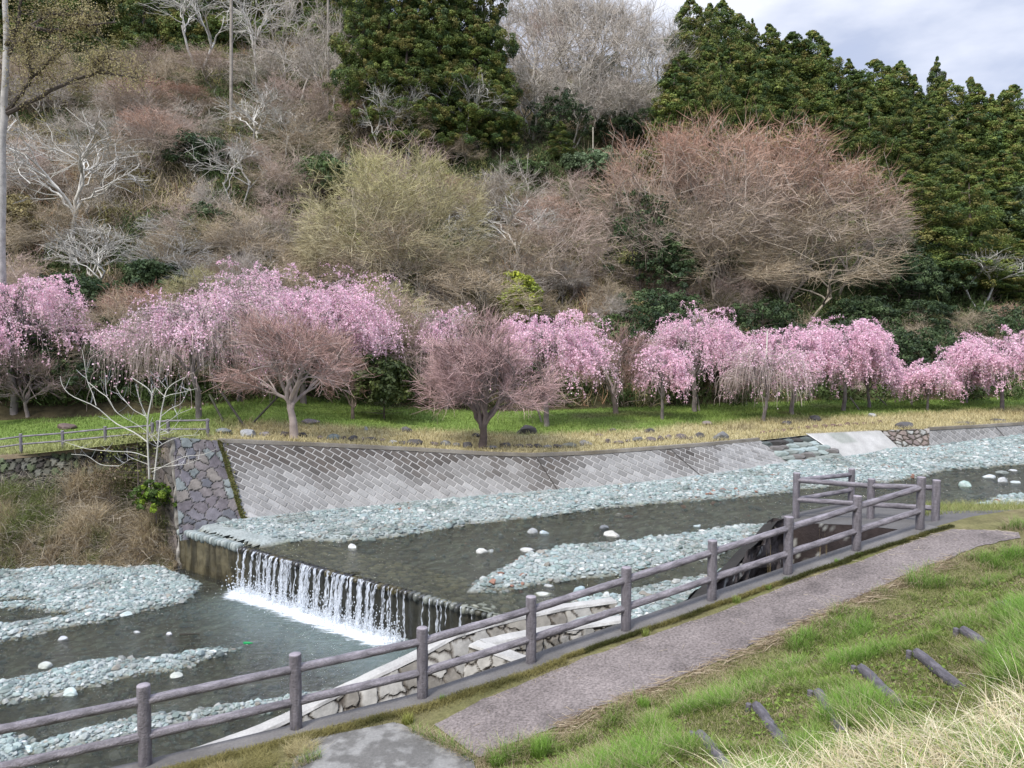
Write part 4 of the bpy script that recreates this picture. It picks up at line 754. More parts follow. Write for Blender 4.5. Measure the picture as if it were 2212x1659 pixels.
# log steps on the near slope
LG = [(1513, 1597, 1590, 1680, 'lowest one'), (1635, 1535, 1710, 1630, 'second from the bottom'), (1769, 1507, 1822, 1586, 'third from the bottom'),
      (1862, 1453, 1955, 1535, 'fourth, lower end under straw'), (1982, 1420, 2075, 1488, 'fifth, fully exposed'), (2083, 1371, 2175, 1425, 'sixth, on bare soil'), (2173, 1313, 2260, 1372, 'uppermost at the frame edge')]
for x0, y0, x1, y1, lb in LG:
    a, b = spot(x0, y0, near), spot(x1, y1, near); a[2] += .05; b[2] += .05; root = thing('log_step', 'grey imitation log on the grass slope, ' + lb, 'step', tuple(a), group='log steps on the near slope'); inv = -a
    o = log_rail(root, a, b - [0, 0, .05], .062, inv, 0., .62); o.name = 'log'
    side = np.array([-.09, .03, 0]); tubes_ = MB(); polytube(tubes_, np.array([[side + [0, 0, -.1], side + [0, 0, .02], side + [0, 0, .035]]]), np.array([[.035, .035, .001]]), 8, (.12, .11, .12)); tubes_.make('stake', M['fence'], root)

UPV = np.array([0, 0, 1.])
# ================================================================== GRASS, REEDS
def blades(mb_, P, Hh, lean, wd, rng_, c0, c1, K=3, droop=0.):
    N = len(P); az = rng_.uniform(0, 2 * math.pi, N); D = np.stack([np.cos(az), np.sin(az), 0 * az], 1); tq = np.linspace(0, 1, K)[None, :, None]
    H_ = np.asarray(Hh)[:, None, None]; L_ = np.asarray(lean)[:, None, None]; up = tq - np.asarray(droop).reshape(-1, 1, 1) * tq ** 3 if np.ndim(droop) else tq - droop * tq ** 3
    Pb = P[:, None] + D[:, None] * L_ * H_ * tq ** 2 + np.array([0, 0, 1.]) * H_ * up
    Wd = np.asarray(wd).reshape(-1, 1) * np.linspace(1, .12, K)[None] * np.ones((N, 1)); fa = az + math.pi / 2 + rng_.uniform(-.8, .8, N); S_ = np.stack([np.cos(fa), np.sin(fa), 0 * fa], 1)[:, None] * Wd[..., None]
    V = np.stack([Pb - S_, Pb + S_], 2).reshape(-1, 3); b = (np.arange(N)[:, None] * K + np.arange(K - 1)[None]) * 2; F = np.stack([b, b + 1, b + 3, b + 2], -1).reshape(-1, 4)
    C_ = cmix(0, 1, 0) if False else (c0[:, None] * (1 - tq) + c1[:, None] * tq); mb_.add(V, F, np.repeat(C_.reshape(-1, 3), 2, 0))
def proj(P): d = P[:, 1] * math.cos(PITCH) - P[:, 2] * math.sin(PITCH); u = P[:, 1] * math.sin(PITCH) + P[:, 2] * math.cos(PITCH); return CX + P[:, 0] / d * FPX, CY - u / d * FPX, d
rg = np.random.RandomState(11)
def sample_near(N, n0, n1, s0=-6, s1=20):
    s = rg.uniform(s0, s1, N); n = rg.uniform(n0, n1, N); X, Y = xy(s, n); P = np.stack([X, Y, near(X, Y)], 1); x, y, d = proj(P)
    k = (d > 2.5) & (x > -60) & (x < 2290) & (y < 1760) & (rg.uniform(size=N) < np.clip((9.5 / np.maximum(d, 1)) ** 2, 0, 1)); return P[k], s[k], n[k], x[k], y[k]
P, s, n, x, y = sample_near(1500000, .9, 12)
dpath = psd(P[:, 0], P[:, 1], pathpoly); dslab = psd(P[:, 0], P[:, 1], slabpoly); f_ = fbm(P[:, 0], P[:, 1], .9, 3); f2 = fbm(P[:, 0], P[:, 1], .35, 4)
dens = (sstep(.0, .25, -dpath) * .75 + .25) * (dpath < .02 - .10 * f2) * (dslab < .03) * (.55 + .45 * sstep(.36, .52, f_)); k = rg.uniform(size=len(P)) < dens * 1.0
P, f_, f2, dpath = P[k], f_[k], f2[k], dpath[k]; print('near blades', len(P))
N = len(P); lush = sstep(.45, .66, f_) * (.6 + .9 * f2); edge = 1 - sstep(.0, .55, -dpath); H_ = (.035 + .13 * lush) * rg.uniform(.5, 1.5, N); dry = (rg.uniform(size=N) < (.14 + .5 * edge + .3 * (f2 < .42)))
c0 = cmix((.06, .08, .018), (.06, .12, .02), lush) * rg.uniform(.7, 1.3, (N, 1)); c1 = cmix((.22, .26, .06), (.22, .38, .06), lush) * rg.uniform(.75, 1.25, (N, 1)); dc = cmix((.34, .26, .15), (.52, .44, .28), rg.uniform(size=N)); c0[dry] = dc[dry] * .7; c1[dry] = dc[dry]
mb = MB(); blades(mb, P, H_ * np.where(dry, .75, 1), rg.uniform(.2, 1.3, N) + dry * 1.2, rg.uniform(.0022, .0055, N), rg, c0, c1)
o = tagit(mb.make('grass', M['grass']), 'mixed green and dry grass covering the near slope', None, kind='stuff')
# broad-leaved weeds between the grass
P, s, n, x, y = sample_near(60000, PW, 12); k = (psd(P[:, 0], P[:, 1], pathpoly) < -.25) & (fbm(P[:, 0], P[:, 1], .6, 33) > .46); P = P[k]; N = len(P); mb = MB()
leafquads(mb, P + np.stack([0 * P[:, 0], 0 * P[:, 0], rg.uniform(.01, .07, N)], 1), rg.normal(size=(N, 3)) * .6 + [0, 0, 1], rg.uniform(.008, .02, N), rg, cmix((.09, .15, .02), (.22, .30, .06), rg.uniform(size=N)), 1.5)
tagit(mb.make('weeds', M['grass']), 'small broad leaved weeds in the near grass', None, kind='stuff')
# kerb moss and edge grass
N = 60000; s = rg.uniform(-3, SE + .6, N); n = .26 + .035 * rg.normal(size=N) + .10 * (fbm(s, s * 0, .6, 8) - .5) + .10 * np.abs(rg.normal(size=N)) * (s < 4.2); X, Y = xy(s, n); P = np.stack([X, Y, zf(s) + .015], 1)
k = (psd(X, Y, slabpoly) < .02) & (n > .16) & (rg.uniform(size=N) < .25 + .9 * fbm(s, n, .5, 12)); P = P[k]; N = len(P); t_ = fbm(P[:, 0], P[:, 1], .9, 6); dryk = cmix((.07, .075, .018), (.26, .23, .08), sstep(.45, .7, t_ + .25 * (P[:, 0] < 1.2)) )
mb = MB(); blades(mb, P, rg.uniform(.012, .05, N), rg.uniform(.3, 1.8, N), rg.uniform(.002, .006, N), rg, dryk * .6 * rg.uniform(.6, 1.3, (N, 1)), dryk * rg.uniform(.7, 1.4, (N, 1))); tagit(mb.make('moss', M['grass']), 'moss and dry grass along the kerb of the path', None, kind='stuff')
def tuft(label, x, y, Hh, Rr, n_, green=True, zfun=nearflat, cat='grass tuft', name='grass_tuft', wd=.004, droop=.0, cols=None, grp=None):
    p = spot(x, y, zfun); a = rg.uniform(0, 6.28, n_); r_ = Rr * np.sqrt(rg.uniform(size=n_)) * .7; Q = np.stack([np.cos(a) * r_, np.sin(a) * r_, -.01 + 0 * a], 1)
    c0, c1 = cols or (((.08, .13, .02), (.22, .38, .06)) if green else ((.25, .2, .09), (.48, .42, .22))); mb_ = MB()
    blades(mb_, Q, Hh * rg.uniform(.5, 1.15, n_), rg.uniform(.15, .9, n_) * Rr / Hh, rg.uniform(.6, 1.2, n_) * wd, rg, np.array(c0) * rg.uniform(.7, 1.3, (n_, 1)), np.array(c1) * rg.uniform(.7, 1.3, (n_, 1)), 5, droop)
    o = mb_.make(name, M['grass']); o.location = p; return tagit(o, label, cat, grp)
tuft('dark green grass tuft at the lower edge of the path, near the bottom', 1165, 1632, .22, .17, 420); tuft('green grass tuft in the bottom corner between slab and path', 1075, 1650, .14, .15, 260)
tuft('bright grass tuft at the path edge right of the dark tuft', 1390, 1530, .17, .13, 220, zfun=near); tuft('grass tuft where the path meets the concrete slab below the sixth fence post', 880, 1560, .14, .12, 220, cols=((.14, .15, .03), (.36, .38, .10)))
tuft('small green tuft right of the fence post nearest the inner wall', 955, 1512, .09, .07, 90); tuft('green tuft at the foot of the fence post in front of the capped walls', 1395, 1372, .12, .10, 140, cols=((.14, .17, .03), (.36, .42, .12)))
tuft('green tuft beside the fence post left of the wing wall', 1590, 1300, .12, .10, 140, cols=((.12, .17, .03), (.34, .42, .12))); tuft('tuft on the kerb between two posts before the wing wall', 1660, 1272, .08, .08, 90); tuft('low dark tuft at the foot of the post in front of the wing wall', 1700, 1252, .07, .10, 110, cols=((.04, .07, .02), (.10, .16, .05)))
tuft('grass tuft on the kerb midway to the last posts', 1808, 1215, .09, .08, 110); tuft('grass tuft just left of the second last post on the kerb', 1855, 1200, .07, .09, 110)
tuft('straw coloured grass clump at the foot of the left post beside the slab', 650, 1620, .10, .30, 900, False); tuft('dry olive grass clump left of the slab at the bottom edge', 560, 1650, .09, .34, 900, cols=((.14, .13, .04), (.34, .30, .12))); tuft('dry grass clump at the bottom edge below the fence', 480, 1668, .08, .28, 600, cols=((.16, .14, .05), (.38, .32, .14)))
for x, y, h_, lb in ((1730, 1268, .62, 'left'), (1837, 1232, .78, 'tallest'), (1857, 1228, .42, 'short'), (1916, 1210, .60, 'right')): tk = tuft('dry straw stalk sprouting from the dark pit behind the fence, the %s one' % lb, x, y - 6, h_ + .35, .06, 4, False, name='dry_stalk', cat='dry stalk', wd=.009, cols=((.30, .22, .09), (.62, .48, .24)), grp='dry stalks in the pit'); tk.location = tk.location - Vector((FN[0] * .80, FN[1] * .80, .35))
N = 90; Q = np.array([spot(a, b_, nearflat) for a, b_ in zip(np.interp(rg.uniform(size=N), [0, 1], [1000, 2050]), [0] * N)]) if False else None
us = rg.uniform(0, 1, 150); vs_ = np.where(rg.uniform(size=150) < .6, rg.uniform(0, .08, 150), rg.uniform(0, 1, 150)); A_ = resample(PTOP, 200); B_ = resample(PBOT, 200); ia = (us * 199).astype(int); XY = A_[ia] * (1 - vs_[:, None]) + B_[ia] * vs_[:, None]; az = rg.uniform(0, 6.28, 150); L_ = rg.uniform(.04, .28, 150)[:, None, None]
D = np.stack([np.cos(az), np.sin(az), 0 * az], 1); P3 = np.stack([XY[:, 0], XY[:, 1], nearflat(XY[:, 0], XY[:, 1]) + .012], 1)[:, None] + D[:, None] * L_ * np.linspace(-.5, .5, 5)[None, :, None] + rg.normal(size=(150, 5, 3)) * [.006, .006, .001]; mb = MB(); ribbons(mb, P3, np.full((150, 1), .003), rg, cmix((.35, .28, .2), (.62, .54, .42), us)); tagit(mb.make('straw_litter', M['grass']), 'bits of pale straw scattered on the path', None, kind='stuff')
# tall straw grass in the bottom right corner
strawpoly = np.array([hit(x, y, near, 2, 30)[:2] for x, y in [(1560, 1740), (1660, 1705), (1780, 1672), (1880, 1645), (1980, 1622), (2080, 1596), (2180, 1562), (2330, 1515), (2450, 1900), (1700, 2100), (1500, 1900)]])
P, s, n, x, y = sample_near(1000000, 2.5, 14); 
k = (psd(P[:, 0], P[:, 1], strawpoly) + .5 * (fbm(P[:, 0], P[:, 1], .5, 5) - .5) > 0); P = P[k]; P = P[rg.permutation(len(P))[:15000]]; N = len(P); print('straw', N)
c1 = cmix((.68, .55, .32), (.98, .90, .66), rg.uniform(size=N)) * rg.uniform(.75, 1.1, (N, 1)); gk = rg.uniform(size=N) < .27; c1[gk] = cmix((.20, .30, .05), (.36, .44, .12), rg.uniform(size=gk.sum())); mb = MB()
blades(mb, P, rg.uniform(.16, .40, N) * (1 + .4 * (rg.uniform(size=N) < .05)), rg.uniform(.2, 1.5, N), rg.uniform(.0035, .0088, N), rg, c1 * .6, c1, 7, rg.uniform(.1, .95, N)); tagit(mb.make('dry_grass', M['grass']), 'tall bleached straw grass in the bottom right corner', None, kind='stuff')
# dead stalks lying along the lower path edge
mb = MB(); N = 1500; tq = rg.uniform(0, 1, N); lx = np.interp(tq, [0, .15, .3, .6, 1], [1200, 1400, 1640, 1800, 2060]); ly = np.interp(tq, [0, .15, .3, .6, 1], [1576, 1497, 1400, 1325, 1215]) + rg.normal(size=N) * 8
Q = np.array([spot(a, b, near) for a, b in zip(lx, ly)]); az = math.atan2(FU[1], FU[0]) + rg.normal(size=N) * .45; L_ = rg.uniform(.08, .5, N); D = np.stack([np.cos(az), np.sin(az), rg.normal(size=N) * .12], 1)
Pp = Q[:, None] + D[:, None] * L_[:, None, None] * np.linspace(-.5, .5, 4)[None, :, None] + np.array([0, 0, .03]) + rg.normal(size=(N, 4, 3)) * .008; ribbons(mb, Pp, rg.uniform(.0015, .005, (N, 1)), rg, cmix((.24, .17, .11), (.55, .46, .32), rg.uniform(size=N))); tagit(mb.make('dead_stalks', M['grass']), 'matted dead stalks along the lower edge of the path', None, kind='stuff')
# terrace grass
N = 90000; X = rg.uniform(-26, 40, N); Yf = np.interp(X, fx, fy); Y = Yf + .05 + rg.uniform(size=N) ** 1.3 * (foot(X) - Yf); k = np.abs(X) < Y * .70; X, Y = X[k], Y[k]; N = len(X); cc = terrace_col(X, Y) * rg.uniform(.8, 1.6, (N, 1)); dr = cc[:, 0] > .2
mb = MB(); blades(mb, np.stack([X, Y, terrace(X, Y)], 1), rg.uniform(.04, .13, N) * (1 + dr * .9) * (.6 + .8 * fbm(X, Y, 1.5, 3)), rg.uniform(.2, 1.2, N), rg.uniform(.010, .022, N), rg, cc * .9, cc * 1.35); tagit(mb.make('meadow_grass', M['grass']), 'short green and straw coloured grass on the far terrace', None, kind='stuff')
N = 3500; p_ = rg.uniform(0, 1, N); X = rg.uniform(9.5, 17, N); Y = rg.uniform(18.2, 21.5, N); k = psd(X, Y, plat[:, :2]) < .3 ; X, Y = X[k], Y[k]; N = len(X)
# grassy margin beyond the landing
gp = np.array([at(1990, 1118, 17.8), at(2060, 1105, 18.3), at(2200, 1110, 18.0), at(2330, 1120, 17.6), at(2330, 1090, 20.3), at(2190, 1090, 20.3), at(2060, 1088, 20.3), at(1990, 1095, 20.0)]); mb = MB(); mb.add(np.concatenate([gp, gp[4:8] * [1, 1.06, 1] - [0, 0, 1.9]]), [[0, 1, 6, 7], [1, 2, 5, 6], [2, 3, 4, 5], [4, 8, 9, 5], [5, 9, 10, 6], [6, 10, 11, 7]], (.13, .15, .05)); tagit(mb.make('grass_verge', M['soil']), kind='structure')
N = 5000; u, v_ = rg.uniform(0, 1, N), rg.uniform(0, 1, N); A_ = gp[0] + (gp[3] - gp[0]) * u[:, None]; B_ = gp[7] + (gp[4] - gp[7]) * u[:, None]; Q = A_ + (B_ - A_) * v_[:, None]; mb = MB(); blades(mb, Q, rg.uniform(.06, .26, N), rg.uniform(.2, 1, N), rg.uniform(.004, .009, N), rg, cmix((.12, .15, .03), (.25, .22, .1), u), cmix((.22, .30, .06), (.45, .40, .2), rg.uniform(size=N))); tagit(mb.make('verge_grass', M['grass']), 'rough grass on the river side of the landing', None, kind='stuff')
# reeds on the left bank
N = 60000; X = rg.uniform(-23, -11.5, N); Y = 25.5 + rg.uniform(size=N) * 3.9; k = (fbm(X, Y, .8, 41) > .30); X, Y = X[k], Y[k]; N = len(X); up = sstep(25.9, 27.0, Y); Hh = (.20 + 1.05 * up * sstep(.34, .6, fbm(X, Y, .9, 42))) * rg.uniform(.5, 1.3, N)
c0 = cmix((.42, .33, .21), (.14, .18, .05), sstep(.5, .62, fbm(X, Y, 1.1, 43))); c1 = cmix((.80, .67, .45), (.28, .34, .10), sstep(.5, .62, fbm(X, Y, 1.1, 43))) * rg.uniform(.25, 1.1, (N, 1)); mb = MB()
blades(mb, np.stack([X, Y, bank(X, Y) - .02], 1), Hh, rg.uniform(.1, 1.1, N) * (1 + 1.1 * (1 - up)), rg.uniform(.006, .014, N), rg, c0, c1, 5, rg.uniform(0, .7, N)); tagit(mb.make('reeds', M['grass']), 'tangled dry reeds with green shoots on the left bank', None, kind='stuff')
N = 9000; X = rg.uniform(-23, -11.5, N); Y = 25.4 + rg.uniform(size=N) * 3.8; P0 = np.stack([X, Y, bank(X, Y) + rg.uniform(0, .75, N) * sstep(25.4, 27, Y)], 1); D = nrm(rg.normal(size=(N, 3)) * [1, .6, .7]); L_ = rg.uniform(.2, .9, (N, 1)); mb = MB(); ribbons(mb, np.stack([P0, P0 + D * L_ * .5 + rg.normal(size=(N, 3)) * .05, P0 + D * L_ - UPV * L_ * .25], 1), np.full((N, 1), .006), rg, cmix((.10, .08, .06), (.52, .46, .36), rg.uniform(size=N) ** 1.5)); tagit(mb.make('dead_brush', M['grass']), 'tangle of dead grey brown stalks on the left bank', None, kind='stuff')

# ================================================================== TREES
def bez(P0, D0, P1, K, wig, rng_):
    Ld = np.linalg.norm(P1 - P0, axis=1)[:, None]; C_ = P0 + D0 * Ld * .45; tq = np.linspace(0, 1, K)[None, :, None]
    B_ = (1 - tq) ** 2 * P0[:, None] + 2 * tq * (1 - tq) * C_[:, None] + tq ** 2 * P1[:, None]
    w_ = np.cumsum(rng_.normal(size=B_.shape), 1) * wig * Ld[:, None] / K ; w_ = w_ - w_[:, :1]; return B_ + w_, nrm(P1 - C_)
def pick(Bz, t, rng_): K = Bz.shape[1]; i = np.clip((t * (K - 1)), 0, K - 1.001); k = i.astype(int); a = np.arange(len(Bz)); return Bz[a, k] * (1 - (i - k))[:, None] + Bz[a, k + 1] * (i - k)[:, None]
UP = np.array([0, 0, 1.])
def skeleton(seed, H, Rr, c0=.35, nl=7, n2=5, n3=5, r0=.14, wig=.25, spread=-.1, multi=1, lean=0., lobe=.32):
    g_ = np.random.RandomState(seed); zc = c0 * H; out = []
    stems = []
    for m_ in range(multi):
        a = m_ * 6.28 / multi + g_.uniform(0, 1); off = np.array([math.cos(a), math.sin(a), 0]) * (0.04 * H if multi > 1 else 0); top = off * 3.5 + np.array([lean, 0, zc]) + np.array([g_.normal() * .02 * H, g_.normal() * .02 * H, 0])
        Bz, D = bez((off * .6)[None] - UP * .2, nrm(UP + off)[None], top[None], 8, wig * .35, g_); stems.append((Bz, D)); out.append((Bz, np.linspace(r0 / multi ** .4, r0 * .62 / multi ** .4, 8)[None] * np.ones((1, 1))))
    cz = zc + (H - zc) * .22; cen = np.array([lean, 0, cz]); rad = lambda d: np.stack([d[:, 0] * Rr, d[:, 1] * Rr, np.where(d[:, 2] > 0, d[:, 2] * (H - cz), d[:, 2] * (cz - zc * .8))], 1)
    az = np.arange(nl) * 2.399 + g_.uniform(0, 6); el = g_.uniform(spread, 1, nl) * .999; el[0] = .95; D1 = np.stack([np.cos(az) * np.sqrt(1 - el ** 2), np.sin(az) * np.sqrt(1 - el ** 2), el], 1)
    LB = g_.uniform(1 - lobe, 1 + lobe * .35, nl)
    P0 = np.concatenate([pick(stems[i % multi][0], np.array([g_.uniform(.72, 1)]), g_) for i in range(nl)]); P1 = cen + rad(D1) * g_.uniform(.40, .58, (nl, 1)) * LB[:, None]; B1, E1 = bez(P0, nrm(nrm(P1 - P0) + UP * .6), P1, 7, wig, g_); out.append((B1, np.linspace(.5, .26, 7)[None] * r0 * g_.uniform(.8, 1.1, (nl, 1))))
    i2 = np.repeat(np.arange(nl), n2); D2 = nrm(D1[i2] + g_.normal(size=(len(i2), 3)) * .42); D2[:, 2] = np.maximum(D2[:, 2], spread); P0 = pick(B1[i2], g_.uniform(.4, 1, len(i2)), g_); P1 = cen + rad(nrm(D2)) * g_.uniform(.66, .84, (len(i2), 1)) * LB[i2][:, None]; B2, E2 = bez(P0, nrm(E1[i2] + g_.normal(size=E1[i2].shape) * .3), P1, 6, wig, g_); out.append((B2, np.linspace(.24, .11, 6)[None] * r0 * np.ones((len(i2), 1))))
    i3 = np.repeat(np.arange(len(i2)), n3); D3 = nrm(D2[i3] + g_.normal(size=(len(i3), 3)) * .24); P0 = pick(B2[i3], g_.uniform(.3, 1, len(i3)), g_); P1 = cen + rad(D3) * g_.uniform(.82, 1.0, (len(i3), 1)) * LB[i2][i3][:, None]; B3, E3 = bez(P0, nrm(E2[i3] + g_.normal(size=(len(i3), 3)) * .3), P1, 5, wig, g_); out.append((B3, np.linspace(.10, .035, 5)[None] * r0 * np.ones((len(i3), 1))))
    return out, B2, B3, D3, cen, g_
def bare_meshes(seed, H, Rr, bark, tip, tw=14, twl=.16, tww=0.0084, rmin=.010, upb=.3, lay=1., low=None, **kw):
    out, B2, B3, D3, cen, g_ = skeleton(seed, H, Rr, **kw); bark = np.array(bark); tip = np.array(tip); mt, mc = MB(), MB()
    for i, (Bz, Rd) in enumerate(out):
        k = 8 if Rd.max() > .07 else (5 if i < len(out) - 1 else 3); polytube(mt if i < len(out) - 1 else mc, Bz, np.maximum(Rd, rmin), k, bark * g_.uniform(.8, 1.2, (len(Bz), 1)))
    N = len(B3) * tw; i4 = np.repeat(np.arange(len(B3)), tw); P0 = pick(B3[i4], g_.uniform(.12, 1, N), g_); Dd = nrm((D3[i4] * .8 + g_.normal(size=(N, 3)) * .6) * [1, 1, lay] + UP * upb); L_ = twl * Rr * g_.uniform(.5, 1.3, N)[:, None]; bend = nrm(g_.normal(size=(N, 3))) * L_ * .12
    Pt = np.stack([P0, P0 + Dd * L_ * .5 + bend, P0 + Dd * L_], 1); t_ = g_.uniform(.75, 1.25, (N, 1)); ca = (bark * .45 + tip * .55)[None] * t_; hz = sstep(.3, .85, P0[:, 2] / H)[:, None]; tp_ = tip[None] if low is None else np.array(low)[None] * (1 - hz) + tip[None] * hz; ca = (bark * .45 + tp_ * .55) * t_; cb = tp_ * t_; ribbons(mc, Pt, np.array([[1, .7, .25]]) * tww, g_, np.stack([ca, ca * .5 + cb * .5, cb], 1))
    return mt.make('trunk', M['bark'], data=True, smooth=True), mc.make('crown', M['twig'], data=True)
DIM = {}
def dims(me):
    if me.name not in DIM:
        c = np.zeros(len(me.vertices) * 3, np.float32); me.vertices.foreach_get('co', c); c = c.reshape(-1, 3); DIM[me.name] = (float(np.percentile(c[:, 2], 99.7)), float(np.percentile(np.abs(c[:, :2]), 98.5)))
    return DIM[me.name]
def place(label, cat, name, x, yb, yt, width, meshes, H, Rr, zfun=farland, group=None, rz=None, dY=0, hmin=1.):
    p = hit(x, yb, zfun, 24, 150) if dY == 0 else at(x, yb, dY); top = at(x, yt, p[1]); h_ = max(hmin, top[2] - p[2]); w_ = width / FPX * p[1] / 2
    H, Rr = dims(meshes[1]); o = thing(name, label, cat, tuple(p), rng.uniform(0, 6.28) if rz is None else rz, group, (w_ / Rr, w_ / Rr, h_ / H)); 
    for nm, me in zip(PN.get(name, ('trunk', 'crown')), meshes): part(nm, me, o)
    return o
PN = {'weeping_cherry': ('trunk', 'crown', 'blossom')}
def weeping(seed, H, Rr, bark=(.20, .175, .165), strand=(.40, .33, .30), dens=1., fl=1., topbias=.0, ns=420, pink=(.90, .59, .71)):
    out, B2, B3, D3, cen, g_ = skeleton(seed, H, Rr * .72, c0=.38, nl=8, n2=5, n3=3, r0=.13 * H / 4.5, wig=.3, spread=.0, lobe=.42); mt, mc, mf = MB(), MB(), MB(); bark = np.array(bark)
    for i, (Bz, Rd) in enumerate(out): polytube(mt if i < len(out) - 1 else mc, Bz, np.maximum(Rd, .009), 8 if i < 2 else 4, bark * g_.uniform(.8, 1.2, (len(Bz), 1)))
    N = int(ns * (.72 if fl > .9 else .95)); K = 9; src = g_.randint(0, len(B3), N); P0 = pick(B3[src], g_.uniform(.25, 1, N), g_); o_ = P0 - cen; o_[:, 2] = 0; o_ = nrm(nrm(o_ + 1e-6) + g_.normal(size=(N, 3)) * [.5, .5, 0]); a = g_.uniform(.25, .62, N) * Rr; b = g_.uniform(.03, .16, N) * H; dr = g_.uniform(.10, .72, N) * H * (.62 if fl > .9 else 1)
    dr = np.minimum(dr, np.maximum(P0[:, 2] + b - g_.uniform(.20, .55, N) * H, .10 * H)); tq = np.linspace(0, 1, K)[None, :, None]
    S_ = P0[:, None] + o_[:, None] * (a[:, None, None] * (1 - (1 - tq) ** 1.8)) + UP * (b[:, None, None] * np.sin(tq * math.pi * .6) - dr[:, None, None] * tq ** 2.0); S_ += np.cumsum(g_.normal(size=S_.shape), 1) * .018 * Rr * .6
    ribbons(mc, S_, np.linspace(.014, .005, K)[None] * np.ones((N, 1)), g_, np.array(strand) * g_.uniform(.75, 1.25, (N, 1)))
    # side shoots
    q = 3; ii = np.repeat(np.arange(N), q); p0 = pick(S_[ii], g_.uniform(.2, .95, len(ii)), g_); dd = nrm(o_[ii] + g_.normal(size=(len(ii), 3)) * .6) ; L_ = g_.uniform(.12, .35, (len(ii), 1)) * Rr * .45; T3 = np.stack([p0, p0 + dd * L_ * .6, p0 + dd * L_ * .9 - UP * L_ * .5, p0 + dd * L_ - UP * L_ * 1.4], 1); ribbons(mc, T3, np.array([[.009, .007, .006, .004]]), g_, np.array(strand) * g_.uniform(.75, 1.25, (len(ii), 1)))
    Nf = int(36000 * dens); which = g_.uniform(size=Nf) < .5; sA = g_.randint(0, N, Nf); sB = g_.randint(0, len(T3), Nf); PA = pick(S_[sA], g_.uniform(0, 1, Nf) ** (1 + topbias), g_); PB = pick(T3[sB], g_.uniform(0, 1, Nf), g_); Pf = np.where(which[:, None], PA, PB) + g_.normal(size=(Nf, 3)) * .05
    zz = Pf[:, 2] / H; patch = fbm(Pf[:, 0] + Pf[:, 1] * .4, Pf[:, 2], 1.1, seed); keep = g_.uniform(size=Nf) < np.clip(fl * 1.2 * (.5 + 1.0 * zz ** 1.3) * (.16 + 1.4 * sstep(.38, .60, patch)), 0, 1); Pf = Pf[keep]; n_ = len(Pf)
    cc = np.array(pink) * g_.uniform(.82, 1.12, (n_, 1)); lt = g_.uniform(size=n_) < .25; cc[lt] = cc[lt] * .4 + np.array((.95, .80, .85)) * .6; leafquads(mf, Pf, g_.normal(size=(n_, 3)), g_.uniform(.020, .048, n_), g_, cc)
    return mt.make('trunk', M['bark'], data=True, smooth=True), mc.make('crown', M['twig'], data=True), mf.make('blossom', M['blossom'], data=True)
def evergreen(seed, H, Rr, kind='cone', nt_=330, nf=34, tr=.55, ls=.16, pal=None, c0=.08, trunkc=(.16, .13, .11), pw=.65):
    g_ = np.random.RandomState(seed); mt, mc = MB(), MB(); pal = np.array(pal or [(.050, .075, .018), (.075, .10, .022), (.105, .125, .03), (.045, .07, .022), (.12, .11, .03)])
    polytube(mt, np.array([[[0, 0, -.3 * H / 15], [.02 * H * g_.normal(), .0, H * .45], [0, 0, H * .93]]]), np.array([[.030, .020, .004]]) * H * .55, 7, trunkc)
    u = g_.uniform(size=nt_)
    if kind == 'cone': z = (1 - u ** .7 * (1 - c0)) ; r_ = Rr * (np.clip((1 - z) / (1 - c0), 0, 1)) ** pw * (.80 + .5 * fbm(g_.uniform(0, .01, nt_) + seed, z * 14, 1.6, seed)) * (.85 + .3 * np.sin(z * 30 + g_.uniform(0, 1.5, nt_))); r_ = r_ * np.where(g_.uniform(size=nt_) < .8, g_.uniform(.85, 1.08, nt_), g_.uniform(.4, .85, nt_)); az = g_.uniform(0, 6.283, nt_); Cn = np.stack([np.cos(az) * r_, np.sin(az) * r_, z * H], 1); axis = np.stack([np.cos(az) * .8, np.sin(az) * .8, .65 + 0 * az], 1)
    else:
        d = nrm(g_.normal(size=(nt_, 3))); d[:, 2] = np.where(d[:, 2] < -.35, -d[:, 2], d[:, 2]); lob = 1 + .22 * np.sin(d[:, 0] * 4 + seed) * np.cos(d[:, 1] * 5 + d[:, 2] * 4); rr_ = np.where(g_.uniform(size=nt_) < .75, g_.uniform(.85, 1.05, nt_), g_.uniform(.45, .85, nt_)) * lob; Cn = d * rr_[:, None] * [Rr, Rr, H * .5] + [0, 0, H * .5]; axis = d + [0, 0, .4]
    axis = nrm(axis); ts_ = tr * g_.uniform(.65, 1.25, nt_) * (np.clip(.30 + (1 - Cn[:, 2] / H) * 3.0, .30, 1) if kind == 'cone' else 1); ii = np.repeat(np.arange(nt_), nf); N = len(ii); d = nrm(g_.normal(size=(N, 3)) + axis[ii] * .75); Pp = Cn[ii] + d * (ts_[ii] * g_.uniform(.62, 1.08, N))[:, None] * [1, 1, .8]
    tc_ = pal[g_.randint(0, len(pal), nt_)] * g_.uniform(.75, 1.25, (nt_, 1)); leafquads(mc, Pp, d + g_.normal(size=(N, 3)) * .45, ls * g_.uniform(.7, 1.3, N), g_, tc_[ii] * g_.uniform(.7, 1.35, (N, 1)))
    # inner boughs
    m_ = 60; zb = g_.uniform(c0, .85, m_) * H; ab = g_.uniform(0, 6.28, m_); rb = Rr * .9 * (1 - zb / H) ** .7 if kind == 'cone' else Rr * .7 * np.ones(m_); E_ = np.stack([np.cos(ab) * rb, np.sin(ab) * rb, zb + .1 * rb], 1); tubes(mt, np.stack([0 * zb, 0 * zb, zb], 1), E_, .004 * H, .0012 * H, 3, trunkc)
    return mt.make('trunk', M['bark'], data=True, smooth=True), mc.make('crown', M['leaf'], data=True)
GREY, GREYL, BRN = (.17, .15, .135), (.36, .34, .31), (.12, .095, .08)
